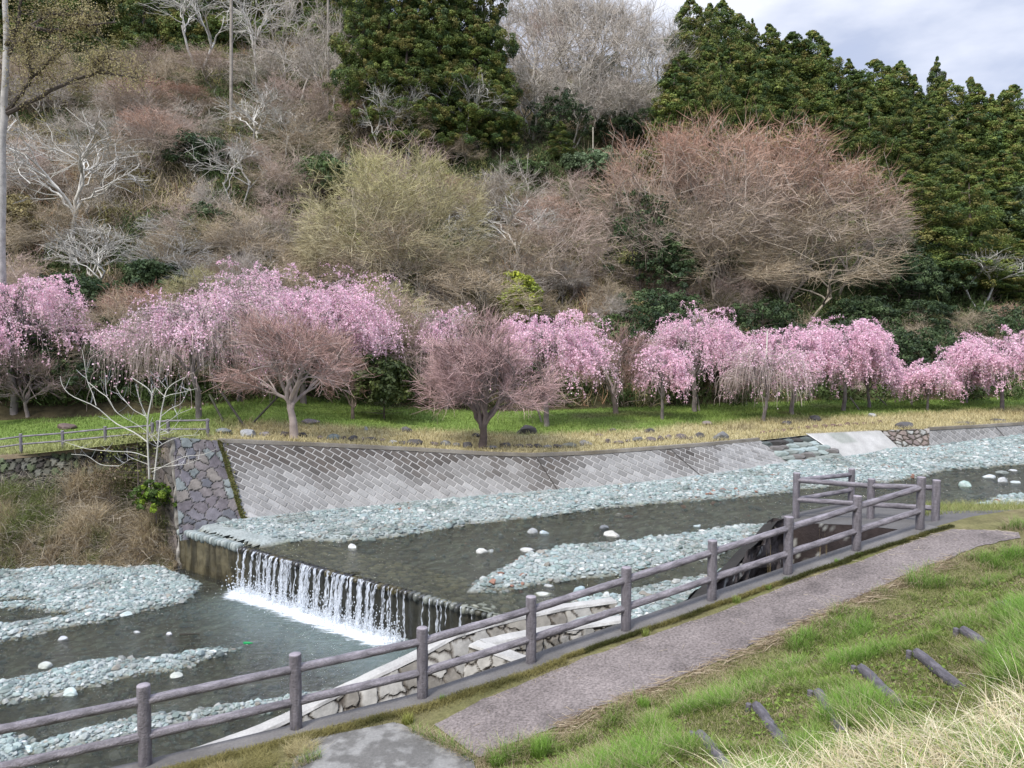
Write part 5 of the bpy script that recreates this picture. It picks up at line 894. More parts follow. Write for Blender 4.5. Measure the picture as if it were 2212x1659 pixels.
# ---- weeping cherries (x, base y, top y, crown width, seed, density, flowering, strands, label)
CH = [(32, 893, 590, 330, 1, 1.5, 1.3, 420, 'large weeping cherry in pink bloom at the left frame edge'),
 (430, 905, 622, 400, 2, 1.0, .42, 700, 'wide half bare weeping cherry, grey drooping twigs in its middle, behind the white sapling'),
 (520, 868, 612, 260, 3, 1.0, .8, 460, 'pink weeping cherry behind and between the half bare cherry and the reddish maple'),
 (655, 872, 582, 400, 4, 1.5, 1.35, 600, 'tallest and brightest pink weeping cherry, behind the reddish maple'),
 (965, 884, 668, 180, 5, .55, .30, 330, 'thin weeping cherry behind the left side of the pinkish maple'),
 (1180, 921, 678, 262, 6, 1.15, 1.35, 480, 'bright pink weeping cherry behind the right side of the pinkish maple'),
 (1430, 906, 752, 130, 7, .6, 1.0, 260, 'low pink weeping cherry in front of the tall one, right of the brown maple'),
 (1500, 889, 667, 262, 8, 1.2, 1.15, 520, 'tall pink weeping cherry with several trunks right of the brown maple'),
 (1649, 910, 742, 200, 9, .55, .22, 520, 'sparse grey weeping cherry with few blossoms beside the thin pale pole'),
 (1711, 896, 706, 200, 10, 1.0, 1.1, 380, 'pink weeping cherry right behind the sparse grey one'),
 (1822, 887, 690, 200, 11, 1.3, 1.4, 460, 'dense bright pink weeping cherry, tallest on the right side'),
 (1878, 881, 742, 110, 12, .7, 1.2, 240, 'narrow pink weeping cherry merging into the dense bright one'),
 (2004, 887, 782, 120, 13, .6, .8, 300, 'small low dome shaped weeping cherry, right side'), (1968, 876, 790, 74, 14, .35, .8, 150, 'smallest weeping cherry just left of the low dome shaped one'),
 (2088, 871, 776, 90, 15, .4, .9, 180, 'small pink weeping cherry left of the one at the right edge'), (2166, 887, 712, 220, 16, 1.3, 1.25, 480, 'pink weeping cherry at the right frame edge')]
for (x, yb, yt, wd, sd_, de, fl, ns, lb) in CH:
    p = hit(x, yb, farland, 24, 100); H = at(x, yt, p[1])[2] - p[2]; Rr = wd / FPX * p[1] / 2; ms = weeping(sd_ * 7 + 1, H * .93, Rr, dens=de, fl=fl, ns=ns, topbias=.3 if fl < .6 else 0)
    place(lb, 'cherry tree', 'weeping_cherry', x, yb, yt, wd, ms, H, Rr, rz=0)
# ---- maples in front
MA = [(636, 946, 668, 300, 31, (.36, .30, .27), (.43, .265, .225), 9, 5, 6, 15, 'reddish maple with a pale slim trunk standing in front of the tallest cherry'), (1040, 968, 676, 300, 32, (.19, .15, .135), (.54, .36, .34), 10, 6, 6, 20, 'round pinkish budding maple with forked dark trunk at the wall top, centre'),
 (1331, 893, 694, 170, 33, (.22, .18, .16), (.34, .21, .17), 8, 5, 6, 14, 'brown budding maple with bent trunk between two cherries'), (762, 905, 762, 110, 34, (.22, .17, .14), (.36, .22, .17), 7, 4, 4, 12, 'small reddish shrub tree right of the reddish maple'), (60, 900, 742, 260, 35, (.24, .2, .185), (.40, .29, .27), 9, 5, 6, 14, 'greyish pink bare maple under the cherry at the left edge')]
for (x, yb, yt, wd, sd_, bk, tp, a, b, c, tw, lb) in MA:
    p = hit(x, yb, farland, 24, 100); H = at(x, yt, p[1])[2] - p[2]; Rr = wd / FPX * p[1] / 2; ms = bare_meshes(sd_, H, Rr, bk, tp, tw=int(tw * 1.5), twl=.20, tww=.0065, rmin=.007, nl=a, n2=b, n3=c, c0=.20 if sd_ != 31 else .27, r0=.15 * H / 5.2, wig=.22, spread=-.05)
    place(lb, 'maple tree', 'maple_tree', x, yb, yt, wd, ms, H, Rr, rz=0)
# ---- white sapling, bushes on the left bank
def zbank(X, Y): return bank(X, Y)
g_ = np.random.RandomState(9); p = at(322, 1062, 26.9); root = thing('bare_sapling', 'white barked leafless sapling growing on the left bank in front of the stone wall', 'sapling', tuple(p)); mt, mc = MB(), MB()
SP = [([(965, 1640), (962, 1500), (955, 1380), (945, 1130), (985, 1010), (975, 960), (880, 900), (850, 880)], .035), ([(985, 1640), (1000, 1480), (1020, 1300), (1035, 1120), (1060, 1010), (1075, 950), (1130, 910), (1190, 880)], .035), ([(945, 1130), (900, 1030), (880, 920)], .015), ([(1075, 950), (1040, 910), (1015, 880)], .012),
 ([(955, 1300), (870, 1230), (760, 1190), (690, 1130), (620, 1060), (500, 1020), (430, 980), (395, 920), (388, 870)], .022), ([(620, 1060), (600, 990), (560, 900), (545, 780), (530, 700)], .016), ([(570, 910), (640, 970), (700, 1010), (750, 1110), (880, 1180), (950, 1230)], .014), ([(960, 1395), (860, 1360), (700, 1355), (550, 1340), (400, 1290)], .016), ([(770, 1450), (700, 1450), (640, 1440), (560, 1380), (460, 1375)], .012), ([(955, 1440), (850, 1400), (770, 1450)], .012),
 ([(1050, 1010), (1100, 990), (1180, 975), (1270, 950)], .012), ([(1040, 1130), (1100, 1080), (1170, 1050), (1220, 945)], .013), ([(1030, 1200), (1090, 1160), (1160, 1110), (1240, 1080)], .011), ([(1010, 1310), (960, 1240), (945, 1130)], .015), ([(980, 1490), (1100, 1430), (1200, 1385), (1310, 1380), (1400, 1340)], .014), ([(1000, 1340), (1080, 1290), (1180, 1255), (1290, 1250)], .011), ([(940, 1130), (860, 1090), (780, 1000), (740, 930)], .012), ([(960, 1470), (1060, 1455), (1200, 1440), (1300, 1400)], .010), ([(745, 1100), (690, 1010), (680, 930), (700, 900)], .009), ([(1060, 1000), (1000, 940), (975, 1010)], .010), ([(1035, 1250), (1100, 1230), (1170, 1140)], .009)]
for n_, (L_, r_) in enumerate(SP):
    Q = np.array([at(x / 2.987, 521 + y / 2.987, 26.9 + .5 * math.sin(n_ * 1.7) * (k / 6.)) - p for k, (x, y) in enumerate(L_)]); t0 = np.linspace(0, 1, len(Q)); t1 = np.linspace(0, 1, 16); Q = np.stack([np.interp(t1, t0, Q[:, k]) for k in range(3)], 1); Q[1:-1] = (Q[:-2] + 2 * Q[1:-1] + Q[2:]) / 4
    polytube(mt if n_ < 2 else mc, Q[None], np.linspace(r_, max(.007, r_ * .35), 16)[None], 5, (.50, .485, .42))
    m_ = 5; i0 = g_.uniform(.25, 1, m_); P0 = pick(np.repeat(Q[None], m_, 0), i0, g_) if False else Q[(i0 * 15).astype(int)]; Dd = nrm(g_.normal(size=(m_, 3)) * [.8, .3, .4] + [0, 0, .7]); ribbons(mc, np.stack([P0, P0 + Dd * .18, P0 + Dd * .40 + [0, 0, .06]], 1), np.array([[.007, .006, .004]]), g_, np.full((m_, 3), .48))
mt.make('trunk', M['bark'], root, smooth=True); mc.make('crown', M['bark'], root)
def bush(label, x, yb, yt, wd, seed, pal, zfun=farland, dY=0, nt_=70, nf=26, ls=.06, tr=.22, cat='bush', name='bush', group=None):
    p = hit(x, yb, zfun, 24, 150) if dY == 0 else at(x, yb, dY); H = max(.4, at(x, yt, p[1])[2] - p[2]); Rr = wd / FPX * p[1] / 2; ms = evergreen(seed, H, Rr, 'ball', nt_, nf, tr, ls, pal)
    return place(label, cat, name, x, yb, yt, wd, ms, H, Rr, zfun, group, rz=0, dY=dY, hmin=.3)
bush('bright green glossy bush at the foot of the white sapling beside the wall corner', 338, 1128, 1035, 88, 61, [(.10, .17, .02), (.20, .28, .03), (.06, .10, .02)], dY=26.6, nt_=60, nf=30, ls=.055, tr=.16)
bush('yellowish olive shrub growing through the white sapling', 300, 1085, 925, 120, 62, [(.14, .15, .04), (.20, .20, .06), (.10, .12, .03)], dY=27.6, nt_=60, nf=14, ls=.04, tr=.35); bush('dry brown scrub left of the white sapling above the reeds', 240, 1085, 1000, 90, 63, [(.20, .15, .09), (.15, .13, .06), (.28, .22, .15)], dY=27.8, nt_=70, nf=16, ls=.035, tr=.3)
def pole(label, x0, y0, x1, y1, Y, dY2, r, col, name='support_pole', cat='pole'):
    a = at(x0, y0, Y); b = at(x1, y1, Y + dY2); mb = MB(); polytube(mb, (np.array([a + (b - a) * t for t in (-.03, .5, 1)]) - a)[None], np.array([[r, r, r * .9]]), 8, col); o = mb.make(name, M['bark'], smooth=True); o.location = a; return tagit(o, label, cat)
Yp = hit(520, 918, farland)[1]
pole('dark leaning prop pole under the half bare cherry, long one', 526, 918, 462, 824, Yp, .6, .05, (.08, .075, .065)); pole('short dark leaning prop pole left of the long one', 481, 908, 452, 852, hit(481, 908, farland)[1], .5, .05, (.08, .08, .06)); pole('dark prop pole leaning right towards the reddish maple', 546, 914, 600, 857, hit(546, 914, farland)[1], .5, .045, (.09, .085, .075))
pole('pale prop pole leaning left under the dense bright cherry', 1856, 885, 1836, 858, hit(1856, 885, farland)[1], .4, .045, (.20, .18, .16)); pole('thin prop pole leaning right of the narrow cherry', 1917, 877, 1896, 857, hit(1917, 877, farland)[1], .4, .04, (.20, .18, .14)); pole('thin white pole rising above the sparse grey cherry', 1654, 800, 1658, 714, 41.5, 0, .045, (.60, .58, .50)); pole('slim tall bare pole in front of the dark wood at upper centre', 1281, 385, 1281, 275, 78, 0, .07, (.42, .38, .30))
pole('slim pale prop stem left of the tall many trunked cherry', 1511, 889, 1506, 852, hit(1511, 889, farland)[1], .2, .04, (.22, .2, .17)); pole('slanting pale stem beside the bright pink cherry trunk', 1170, 912, 1156, 868, hit(1170, 912, farland)[1], .2, .05, (.26, .23, .20))
# ---- labels of scattered trees: say which landmark they stand next to
LMK = [(5, 400, 'big pale trunk'), (155, 420, 'wide white tree'), (408, 330, 'round dark evergreen'), (460, 500, 'bluish evergreen shrub'), (740, 450, 'yellow olive domes'), (930, 520, 'yellow olive domes'), (900, 200, 'dark cedar clump'), (1010, 250, 'white forked tree'), (1450, 420, 'rust dome mass'), (1700, 450, 'rust dome mass'), (1900, 450, 'rust dome mass'), (499, 150, 'longest slender trunk'), (655, 600, 'tallest bright cherry'), (400, 620, 'half bare cherry'), (40, 600, 'left edge cherry'), (150, 620, 'low white forked tree'), (1040, 700, 'pinkish maple'), (1180, 690, 'bright cherry beside the pinkish maple'), (1331, 720, 'brown maple'), (1500, 690, 'many trunked cherry'), (1658, 730, 'thin white pole'), (1822, 700, 'dense bright cherry'), (2004, 790, 'low dome cherry'), (2166, 720, 'right edge cherry'), (2112, 600, 'flat crowned white tree'), (2190, 400, 'bright green treetop'), (1430, 40, 'sky gap'), (1230, 120, 'tall grey bare trees'), (1120, 630, 'yellow green bush'), (1300, 360, 'bamboo like shrub')]
USED = set()
def auto(base, x, y):
    ds = sorted(LMK, key=lambda q: math.hypot(q[0] - x, q[1] - y))
    for pre in ('', 'far '):
        for lx, ly, nm in ds[:4]:
            dx, dy = x - lx, y - ly; rel = ('right of' if dx > 0 else 'left of') if abs(dx) > abs(dy) else ('below' if dy > 0 else 'above')
            dd = math.hypot(dx, dy); q = 'just ' if dd < 70 else ''
            if dd > 150: nm = nm
            lb = '%s %s%s the %s' % (base, q, rel, nm)
            if lb not in USED: USED.add(lb); return lb
    for o_ in ('second', 'third', 'fourth', 'fifth', 'sixth', 'seventh', 'eighth'):
        l2 = lb + ', ' + o_ + ' from left'
        if l2 not in USED: USED.add(l2); return l2
    return lb
# ---- hillside bare trees: variants
V_ = {}
def var(k, seeds, fn): V_[k] = [fn(s_) for s_ in seeds]
var('white', (71, 72, 73, 74), lambda s_: bare_meshes(s_, 10, 5, (.50, .48, .43), (.44, .41, .36), tw=6, twl=.17, tww=0.0091, rmin=.02, nl=7, n2=4, n3=4, c0=.38, r0=.15, wig=.26, multi=1 + s_ % 2))
var('grey', (75, 76, 77), lambda s_: bare_meshes(s_, 10, 5, (.42, .385, .33), (.47, .41, .35), tw=14, twl=.20, tww=0.0098, rmin=.014, nl=8, n2=5, n3=5, c0=.25, r0=.15, wig=.32, multi=1 + s_ % 3))
var('tan', (81, 82, 83), lambda s_: bare_meshes(s_, 10, 6, (.36, .31, .24), (.50, .40, .27), tw=16, twl=.22, tww=0.0105, rmin=.014, nl=9, n2=5, n3=5, upb=.12, lay=.5, c0=.16, r0=.14, wig=.3, multi=2, spread=-.2))
var('rust', (84, 85, 86), lambda s_: bare_meshes(s_, 10, 6, (.36, .31, .26), (.47, .27, .19), low=(.38, .31, .24), tw=22, twl=.18, tww=0.0112, rmin=.013, nl=10, n2=6, n3=5, upb=.12, lay=.5, c0=.14, r0=.14, wig=.28, multi=2, lobe=.10, spread=-.1))
var('pink', (87, 88), lambda s_: bare_meshes(s_, 10, 6, (.38, .32, .27), (.52, .38, .32), low=(.44, .36, .29), tw=17, twl=.2, tww=0.0105, rmin=.013, nl=9, n2=5, n3=5, upb=.12, lay=.5, c0=.16, r0=.13, wig=.3, multi=2, spread=-.15))
var('olive', (89, 90), lambda s_: bare_meshes(s_, 10, 6, (.36, .32, .22), (.47, .44, .20), low=(.42, .37, .22), tw=22, twl=.18, tww=0.0119, rmin=.013, nl=10, n2=6, n3=5, upb=.12, lay=.5, c0=.16, r0=.14, wig=.28, multi=2, lobe=.10, spread=-.1))
VW = {'white': 5, 'grey': 5}
def hb(kind, x, yb, yt, wd, label, group=None, k=None, name='bare_tree', cat='bare tree', zfun=farland, dY=0):
    v_ = V_[kind]; ms = v_[(k if k is not None else rng.randint(len(v_))) % len(v_)]; return place(label, cat, name, x, yb, yt, wd, ms, 10, VW.get(kind, 6), zfun, group, dY=dY)
for a in [('rust', 1420, 655, 268, 300, 'left lobe of the big rust brown domed tree mass on the right slope'), ('rust', 1535, 660, 250, 340, 'tallest rust brown domed tree with pale trunks, right of centre'), ('rust', 1690, 650, 268, 380, 'broad rust brown domed tree in the middle of the rust mass'), ('rust', 1800, 640, 330, 300, 'rust brown domed tree at the right shoulder of the rust mass'), ('tan', 1740, 690, 420, 360, 'pale branched spreading tree low in front of the rust mass'), ('tan', 1580, 690, 440, 330, 'tan spreading tree low in front of the tallest rust tree'),
          ('olive', 800, 665, 318, 310, 'yellow olive budding domed tree at centre left of the slope'), ('olive', 925, 670, 322, 260, 'right half of the yellow olive domed trees at centre'), ('pink', 870, 545, 290, 250, 'pinkish red topped tree behind the yellow olive trees'), ('tan', 870, 690, 420, 320, 'tan low spreading tree in front of the yellow olive trees'),
          ('pink', 1215, 665, 440, 270, 'pinkish brown bare tree between the olive and rust trees'), ('rust', 1180, 560, 420, 200, 'small rust coloured bare tree between the olive and rust masses'), ('pink', 1230, 500, 360, 150, 'rounded pinkish grey bush like tree above the centre gap'), ('grey', 1090, 520, 330, 190, 'grey bare tree rising just right of the olive trees'), ('grey', 1060, 690, 520, 220, 'pale grey twiggy tree above the pinkish maple'),
          ('white', 155, 585, 250, 360, 'white trunked leafless tree with wide crown at left'), ('white', 205, 650, 480, 210, 'low white forked tree below the wide white one'), ('white', 1010, 345, 155, 190, 'white forked leafless tree against the dark cedar at top centre'), ('white', 880, 345, 165, 130, 'slim white leafless tree left of the forked one before the cedar'), ('white', 830, 345, 185, 110, 'thin leaning white tree at the left foot of the dark cedar'),
          ('white', 555, 195, -40, 170, 'white bare tree at the top edge, left of the slender trunk'), ('grey', 640, 225, -30, 200, 'grey bare tree at the top edge left of the dark cedar'), ('grey', 715, 255, 15, 170, 'leaning pinkish grey bare tree beside the dark cedar'), ('white', 430, 150, -60, 200, 'white branched tree at the very top left before the dark wood'),
          ('grey', 1180, 250, -40, 220, 'tall grey bare tree right of the dark cedar at the top'), ('grey', 1280, 270, -60, 230, 'grey twiggy tree at the top centre under the sky gap'), ('grey', 1390, 300, 10, 240, 'pale grey bare tree with the sky showing through its crown'), ('white', 1440, 290, 60, 190, 'whitish fine twigged tree on the skyline left of the cedars'), ('grey', 1345, 330, 150, 220, 'grey leaning tree with dark trunk below the sky gap'), ('pink', 1160, 200, 20, 150, 'pinkish grey bare tree touching the dark cedar on its right'),
          ('pink', 1560, 705, 592, 180, 'small pinkish bare tree at the foot of the rust mass'), ('white', 1870, 700, 640, 60, 'small silvery fan shaped shrub at the foot of the slope, right'), ('white', 2112, 665, 540, 210, 'white branched tree with flat crown at the right, before dark evergreens'), ('tan', 1985, 800, 678, 160, 'tan twiggy tree above the smallest cherry'), ('rust', 2180, 760, 655, 130, 'orange brown bare tree at the right edge above the cherry'), ('tan', 2100, 775, 665, 150, 'brownish bare tree above the small pink cherry at right'), ('tan', 1870, 800, 700, 120, 'brown twiggy tree behind the dense bright cherry'),
          ('pink', 330, 180, 95, 150, 'pinkish bare tree high on the left slope'), ('pink', 460, 190, 100, 160, 'pinkish bare tree below the top left wood'), ('rust', 400, 260, 185, 160, 'rust coloured bare shrub tree on the upper left slope'), ('rust', 300, 255, 200, 140, 'orange bare shrub tree on the upper left slope'), ('pink', 690, 300, 165, 190, 'pinkish grey bare tree left of the dark cedar foot'), ('pink', 620, 560, 420, 200, 'pinkish grey low bare tree left of the olive trees')]:
    hb(*a)
for q_, (x, yb, yt, wd) in enumerate([(1120, 150, -60, 170), (1165, 130, -90, 170), (1215, 150, -40, 160), (1265, 130, -60, 150), (1310, 150, -30, 170), (1355, 160, -20, 150), (1400, 190, 30, 150), (1465, 170, 20, 140), (1495, 200, 60, 120), (1150, 300, 90, 190), (1235, 320, 110, 190), (1310, 310, 120, 190), (1440, 340, 160, 170)]): hb('grey', x, yb, yt, wd, ['grey bare tree of the top centre group touching the dark cedar', 'slim grey bare tree of the top centre group, second from the cedar', 'tall grey bare tree of the top centre group, third from the cedar', 'grey bare tree of the top centre group, fourth from the cedar', 'grey bare tree left of the sky gap in the top centre group', 'bare tree at the left rim of the sky gap', 'bare tree whose crown crosses the sky gap', 'bare tree right of the sky gap', 'bare tree touching the first skyline cedar', 'lower grey tree just right of the dark cedar', 'lower grey tree in the dark hollow', 'lower grey tree below the sky gap', 'lower grey tree left of the cedar forest'][q_], 'grey trees at the top centre')
def nearestfree(): pass
lbl = {'tan': 'tan leafless tree in the scrub covering the left slope', 'pink': 'pinkish grey leafless tree in the scrub covering the left slope', 'grey': 'grey leafless tree in the scrub covering the left slope', 'olive': 'small yellow olive budding tree in the scrub of the left slope', 'rust': 'rust tinged leafless tree in the scrub of the left slope', 'white': 'slim white stemmed leafless tree in the scrub of the left slope'}
for i in range(150):
    x = rng.uniform(-40, 1130); yb = rng.uniform(190, 860); 
    if x > 1040 and yb < 400: continue
    if abs(x - 170) < 150 and 470 < yb < 760 and rng.uniform() < .8: continue
    if 640 < x < 1040 and 430 < yb < 700 and rng.uniform() < .7: continue
    if abs(x - 430) < 80 and 380 < yb < 500: continue
    kd = ['tan', 'pink', 'grey', 'olive', 'rust', 'white'][rng.choice(6, p=[.30, .17, .18, .06, .08, .21])]; h_ = rng.uniform(60, 150) * (.75 + yb / 1100); hb(kd, x, yb, yb - h_, h_ * rng.uniform(.9, 1.5), auto({'tan': 'tan leafless tree', 'pink': 'pinkish grey leafless tree', 'grey': 'grey leafless tree', 'olive': 'yellow olive budding small tree', 'rust': 'rust tinged leafless tree', 'white': 'white stemmed leafless tree'}[kd], x, yb - h_ / 2), 'scrub trees on the left slope')
for i in range(26):
    x = rng.uniform(1080, 1960); yb = rng.uniform(640, 860); kd = ['tan', 'pink', 'grey', 'olive'][rng.choice(4, p=[.5, .2, .2, .1])]; h_ = rng.uniform(60, 120); hb(kd, x, yb, yb - h_, h_ * rng.uniform(.9, 1.5), auto({'tan': 'tan', 'pink': 'pinkish grey', 'grey': 'grey', 'olive': 'olive'}[kd] + ' twiggy small tree', x, yb - h_ / 2), 'small trees behind the cherries')
# ---- slender trunks at the top left
for x, yb, r_ in ((305, 95, .2), (354, 110, .14), (499, 285, .17), (708, 240, .13), (170, 100, .14)):
    p = hit(x, yb, farland, 24, 150); pole('tall straight slender trunk at the top left, %s' % {305: 'left of the wood', 354: 'in front of the black gap', 499: 'the longest, pale and branchless', 708: 'beside the leaning grey tree', 170: 'above the yellowish leaves'}[x], x, yb, x + 1, -80, p[1], 0, r_, (.30, .27, .23), 'tree_trunk', 'tree trunk')
# ---- big foreground left tree
p = at(4, 575, 43.); g_ = np.random.RandomState(5); root = thing('large_tree', 'big pale trunked tree at the left edge with dark arching limbs and yellowish leaves', 'tree', tuple(p)); mt, mc, ml = MB(), MB(), MB(); Lp = lambda L_: np.array([at(x, y, 43. + dz) - p for x, y, dz in L_])
def smooth(P, n=18): t0 = np.linspace(0, 1, len(P)); t1 = np.linspace(0, 1, n); Q = np.stack([np.interp(t1, t0, P[:, k]) for k in range(3)], 1); Q[1:-1] = (Q[:-2] + Q[1:-1] * 2 + Q[2:]) / 4; return Q + g_.normal(size=Q.shape) * .03
polytube(mt, smooth(Lp([(2, 640, 0), (3, 500, 0), (4, 350, 0), (8, 235, 0), (14, 120, 0), (10, 0, 0), (6, -90, 0)]))[None], np.linspace(.27, .11, 18)[None], 10, (.42, .40, .37)); mt.make('trunk', M['bark'], root, smooth=True)
LIM = [[(14, 240, 0), (50, 195, -.5), (72, 165, -.8), (110, 130, -1), (140, 100, -1.2)], [(16, 245, 0), (80, 212, -.6), (140, 180, -1), (215, 155, -1.5), (262, 162, -1.8), (300, 168, -2)], [(14, 120, 0), (60, 60, .5), (110, 30, .8), (180, 32, 1), (215, 38, 1)], [(12, 100, 0), (40, 60, -.5), (45, 0, -.8), (60, -50, -1)], [(10, 150, 0), (-60, 90, 0), (-120, 60, 0)], [(72, 165, -.8), (55, 120, -.8), (60, 90, -.8)], [(215, 155, -1.5), (200, 140, -1.5), (240, 118, -1.6)], [(60, 60, .5), (120, 68, .5), (170, 55, .5), (250, 48, .4)]]
EP = []
for L_ in LIM:
    Q = smooth(Lp(L_)); polytube(mc, Q[None], np.linspace(.13, .035, 18)[None], 6, (.09, .075, .065)); EP.append(Q)
EP = np.stack(EP); N = 420; ii = g_.randint(0, len(EP), N); P0 = pick(EP[ii], g_.uniform(.15, 1, N), g_); Dd = nrm(g_.normal(size=(N, 3)) + [.3, 0, .5]); P1 = P0 + Dd * g_.uniform(.5, 1.7, (N, 1)); B_, E_ = bez(P0, nrm(Dd + g_.normal(size=(N, 3)) * .4), P1, 6, .5, g_); polytube(mc, B_, np.linspace(.022, .009, 6)[None] * np.ones((N, 1)), 3, (.12, .10, .085)); mc.make('limb', M['bark'], root)
N = 15000; ii = g_.randint(0, len(B_), N); P0 = pick(B_[ii], g_.uniform(.2, 1, N), g_) + g_.normal(size=(N, 3)) * .22; leafquads(ml, P0, g_.normal(size=(N, 3)), g_.uniform(.02, .05, N), g_, cmix((.32, .27, .11), (.48, .42, .22), g_.uniform(size=N))); ml.make('young_leaves', M['leaf'], root)
# ---- cedars
CP = [(.085, .125, .03), (.125, .17, .04), (.19, .225, .055), (.06, .10, .032), (.20, .185, .055)]
CED = [evergreen(s_, 15, 2.9, 'cone', 620, 84, tr_, .066, CP, c0=.06, pw=pw_) for s_, pw_, tr_ in ((101, .60, .55), (102, .75, .5), (103, .50, .6), (104, .66, .5), (105, .9, .45))]
CEF = [evergreen(s_, 15, 2.9, 'cone', 700, 120, .40, .052, CP, c0=.03, pw=.5) for s_ in (111, 112)]
def cedar(x, yb, yt, wd, label, group=None, dY=0, cat='cedar tree'):
    if group: label = auto(label, x, max(yt, 0) + 25)
    return place(label, cat, 'cedar_tree', x, yb, yt, wd, (CEF[rng.randint(2)] if wd > 125 and yt < 70 and 700 < x < 1130 else CED[rng.randint(5)]), 15, 2.9, farland, group, dY=dY)
def gz(x, Y): a = (x - CX) / FPX; X = a * Y; z = float(farland(np.array([X]), np.array([Y]))[0]); q = proj(np.array([[X, Y, z]])); return float(q[1][0])
SK = [(1485, -5, 100), (1520, 6, 96), (1558, 2, 100), (1590, 38, 96), (1622, 40, 98), (1650, 52, 96), (1685, 84, 96), (1716, 68, 98), (1744, 64, 98), (1775, 100, 96), (1822, 130, 98), (1850, 150, 95), (1876, 136, 98), (1908, 150, 96), (1938, 142, 98), (1970, 158, 96), (2010, 133, 98), (2045, 172, 95), (2085, 168, 98), (2110, 185, 95), (2150, 198, 98), (2185, 192, 98), (2215, 225, 96)]
for i, (x, yt, Y) in enumerate(SK): cedar(x + rng.uniform(-9, 9), gz(x, Y), yt + rng.uniform(-8, 8), rng.uniform(80, 170), 'skyline cedar', 'cedars along the skyline', dY=Y)
for Y, yoff in ((90, 0), (82, 0), (75, 0), (68, 0)):
    x = 1440 + rng.uniform(0, 40)
    while x < 2260:
        sk = np.interp(x, [1440, 1560, 1700, 1850, 2010, 2212], [20, 30, 80, 140, 150, 215]); yb = gz(x, Y); yt = sk + {90: 65, 82: 130, 75: 215, 68: 300}[Y] + rng.uniform(-45, 40)
        if (Y >= 82 or x > 1860) and not (Y == 68 and x < 1980): cedar(x, yb, min(yt, yb - 90), rng.uniform(90, 170), {90: 'green second rank cedar', 82: 'green middle rank cedar', 75: 'green lower cedar', 68: 'green lowest rank cedar'}[Y], 'cedars of the right hand forest, rank %d' % {90: 2, 82: 3, 75: 4, 68: 5}[Y], dY=Y)
        x += rng.uniform(42, 90)
for x, yb, yt, wd, lb in ((1745, 285, 215, 60, 'small light green cedar just above the rust domed trees'), (1210, 350, 262, 60, 'small yellowish young cedar in the gap at centre'), (2000, 470, 250, 150, 'tall bright green cedar right of the rust mass'), (1985, 640, 380, 190, 'broad green cedar above the dark hollow, right'), (2085, 640, 380, 150, 'green cedar standing beside the dark hollow at right')): cedar(x, yb, yt, wd, lb)
CB = [(790, 285, -140, 150), (850, 300, -180, 170), (920, 310, -200, 190), (985, 300, -180, 180), (1045, 300, -140, 150), (885, 330, 20, 170), (955, 335, 0, 180), (1030, 330, 40, 160), (820, 290, 60, 130), (1075, 320, 90, 90)]
for i, (x, yb, yt, wd) in enumerate(sorted(CB)): cedar(x, yb, yt, wd, 'dark clump cedar', 'cedar clump at the top centre')
for i in range(23):
    x = -40 + i * 37 + rng.uniform(-10, 10); cedar(x, gz(x, 116 + rng.uniform(-6, 6)), rng.uniform(-190, -90), rng.uniform(120, 160), 'shadowy wood cedar', 'cedars of the top left wood', dY=116 + rng.uniform(-6, 6))
# ---- broadleaved evergreens
DG = [(.045, .075, .03), (.065, .10, .04), (.09, .13, .055), (.05, .08, .04)]; LG_ = [(.08, .12, .04), (.12, .17, .07), (.06, .09, .03)]; YG = [(.40, .44, .06), (.30, .34, .05), (.22, .27, .05)]
EV = [(408, 385, 282, 110, 'dark green round evergreen high on the left slope', DG), (470, 370, 298, 70, 'small dark evergreen joined to the round one', DG), (460, 560, 440, 130, 'bluish green evergreen shrub in the middle of the left slope', DG), (1385, 660, 400, 160, 'dark evergreen at the left edge of the rust trees', DG), (1440, 690, 520, 150, 'dark low evergreen below the rust trees', DG), (1300, 400, 318, 90, 'pale green bamboo like shrub in the gap at centre', [(.10, .15, .07), (.16, .22, .12)]), (1245, 385, 330, 70, 'pale green shrub left of the bamboo like one', [(.09, .13, .06), (.14, .19, .10)]),
      (1130, 395, 345, 110, 'olive green shrub in the centre gap', LG_), (1122, 735, 588, 95, 'bright yellow green bush above the pinkish maple', YG), (1300, 250, 120, 120, 'dark evergreen under the grey trees at top centre', DG), (1210, 330, 200, 130, 'dark evergreen filling the hollow at top centre', DG), (1400, 330, 250, 150, 'dark evergreen left of the right hand forest', DG), (1330, 330, 240, 100, 'dark evergreen below the sky gap', DG), (1500, 240, 40, 110, 'mossy green tree at the left end of the cedar skyline', DG),
      (2185, 600, 400, 150, 'grey green broadleaved tree at the right edge', [(.07, .10, .05), (.11, .14, .075), (.05, .08, .04)]), (2190, 420, 370, 90, 'bright green treetop at the right edge', [(.12, .20, .03), (.16, .24, .04)]), (1980, 680, 555, 110, 'dark glossy cone shaped evergreen low at right', DG), (1860, 745, 640, 150, 'dark evergreen in the hollow behind the dense cherry', DG), (1320, 760, 680, 80, 'green shrub above the brown maple', LG_), (2030, 780, 700, 70, 'green conifer like shrub above the low cherry', DG), (830, 905, 770, 170, 'dark green spreading evergreen between the tallest cherry and the pinkish maple', [(.05, .07, .022), (.08, .10, .03), (.03, .045, .015)]), (150, 690, 590, 160, 'dark green shrub behind the white tree at left', DG), (340, 660, 560, 140, 'dark green shrub on the lower left slope', DG), (560, 660, 570, 90, 'dark shrub above the tallest cherry', DG), (30, 560, 420, 110, 'yellow brown leafy shrub at the left edge below the big trunk', [(.26, .22, .10), (.33, .28, .13)]), (700, 450, 330, 120, 'olive shrub left of the yellow olive trees', LG_)]
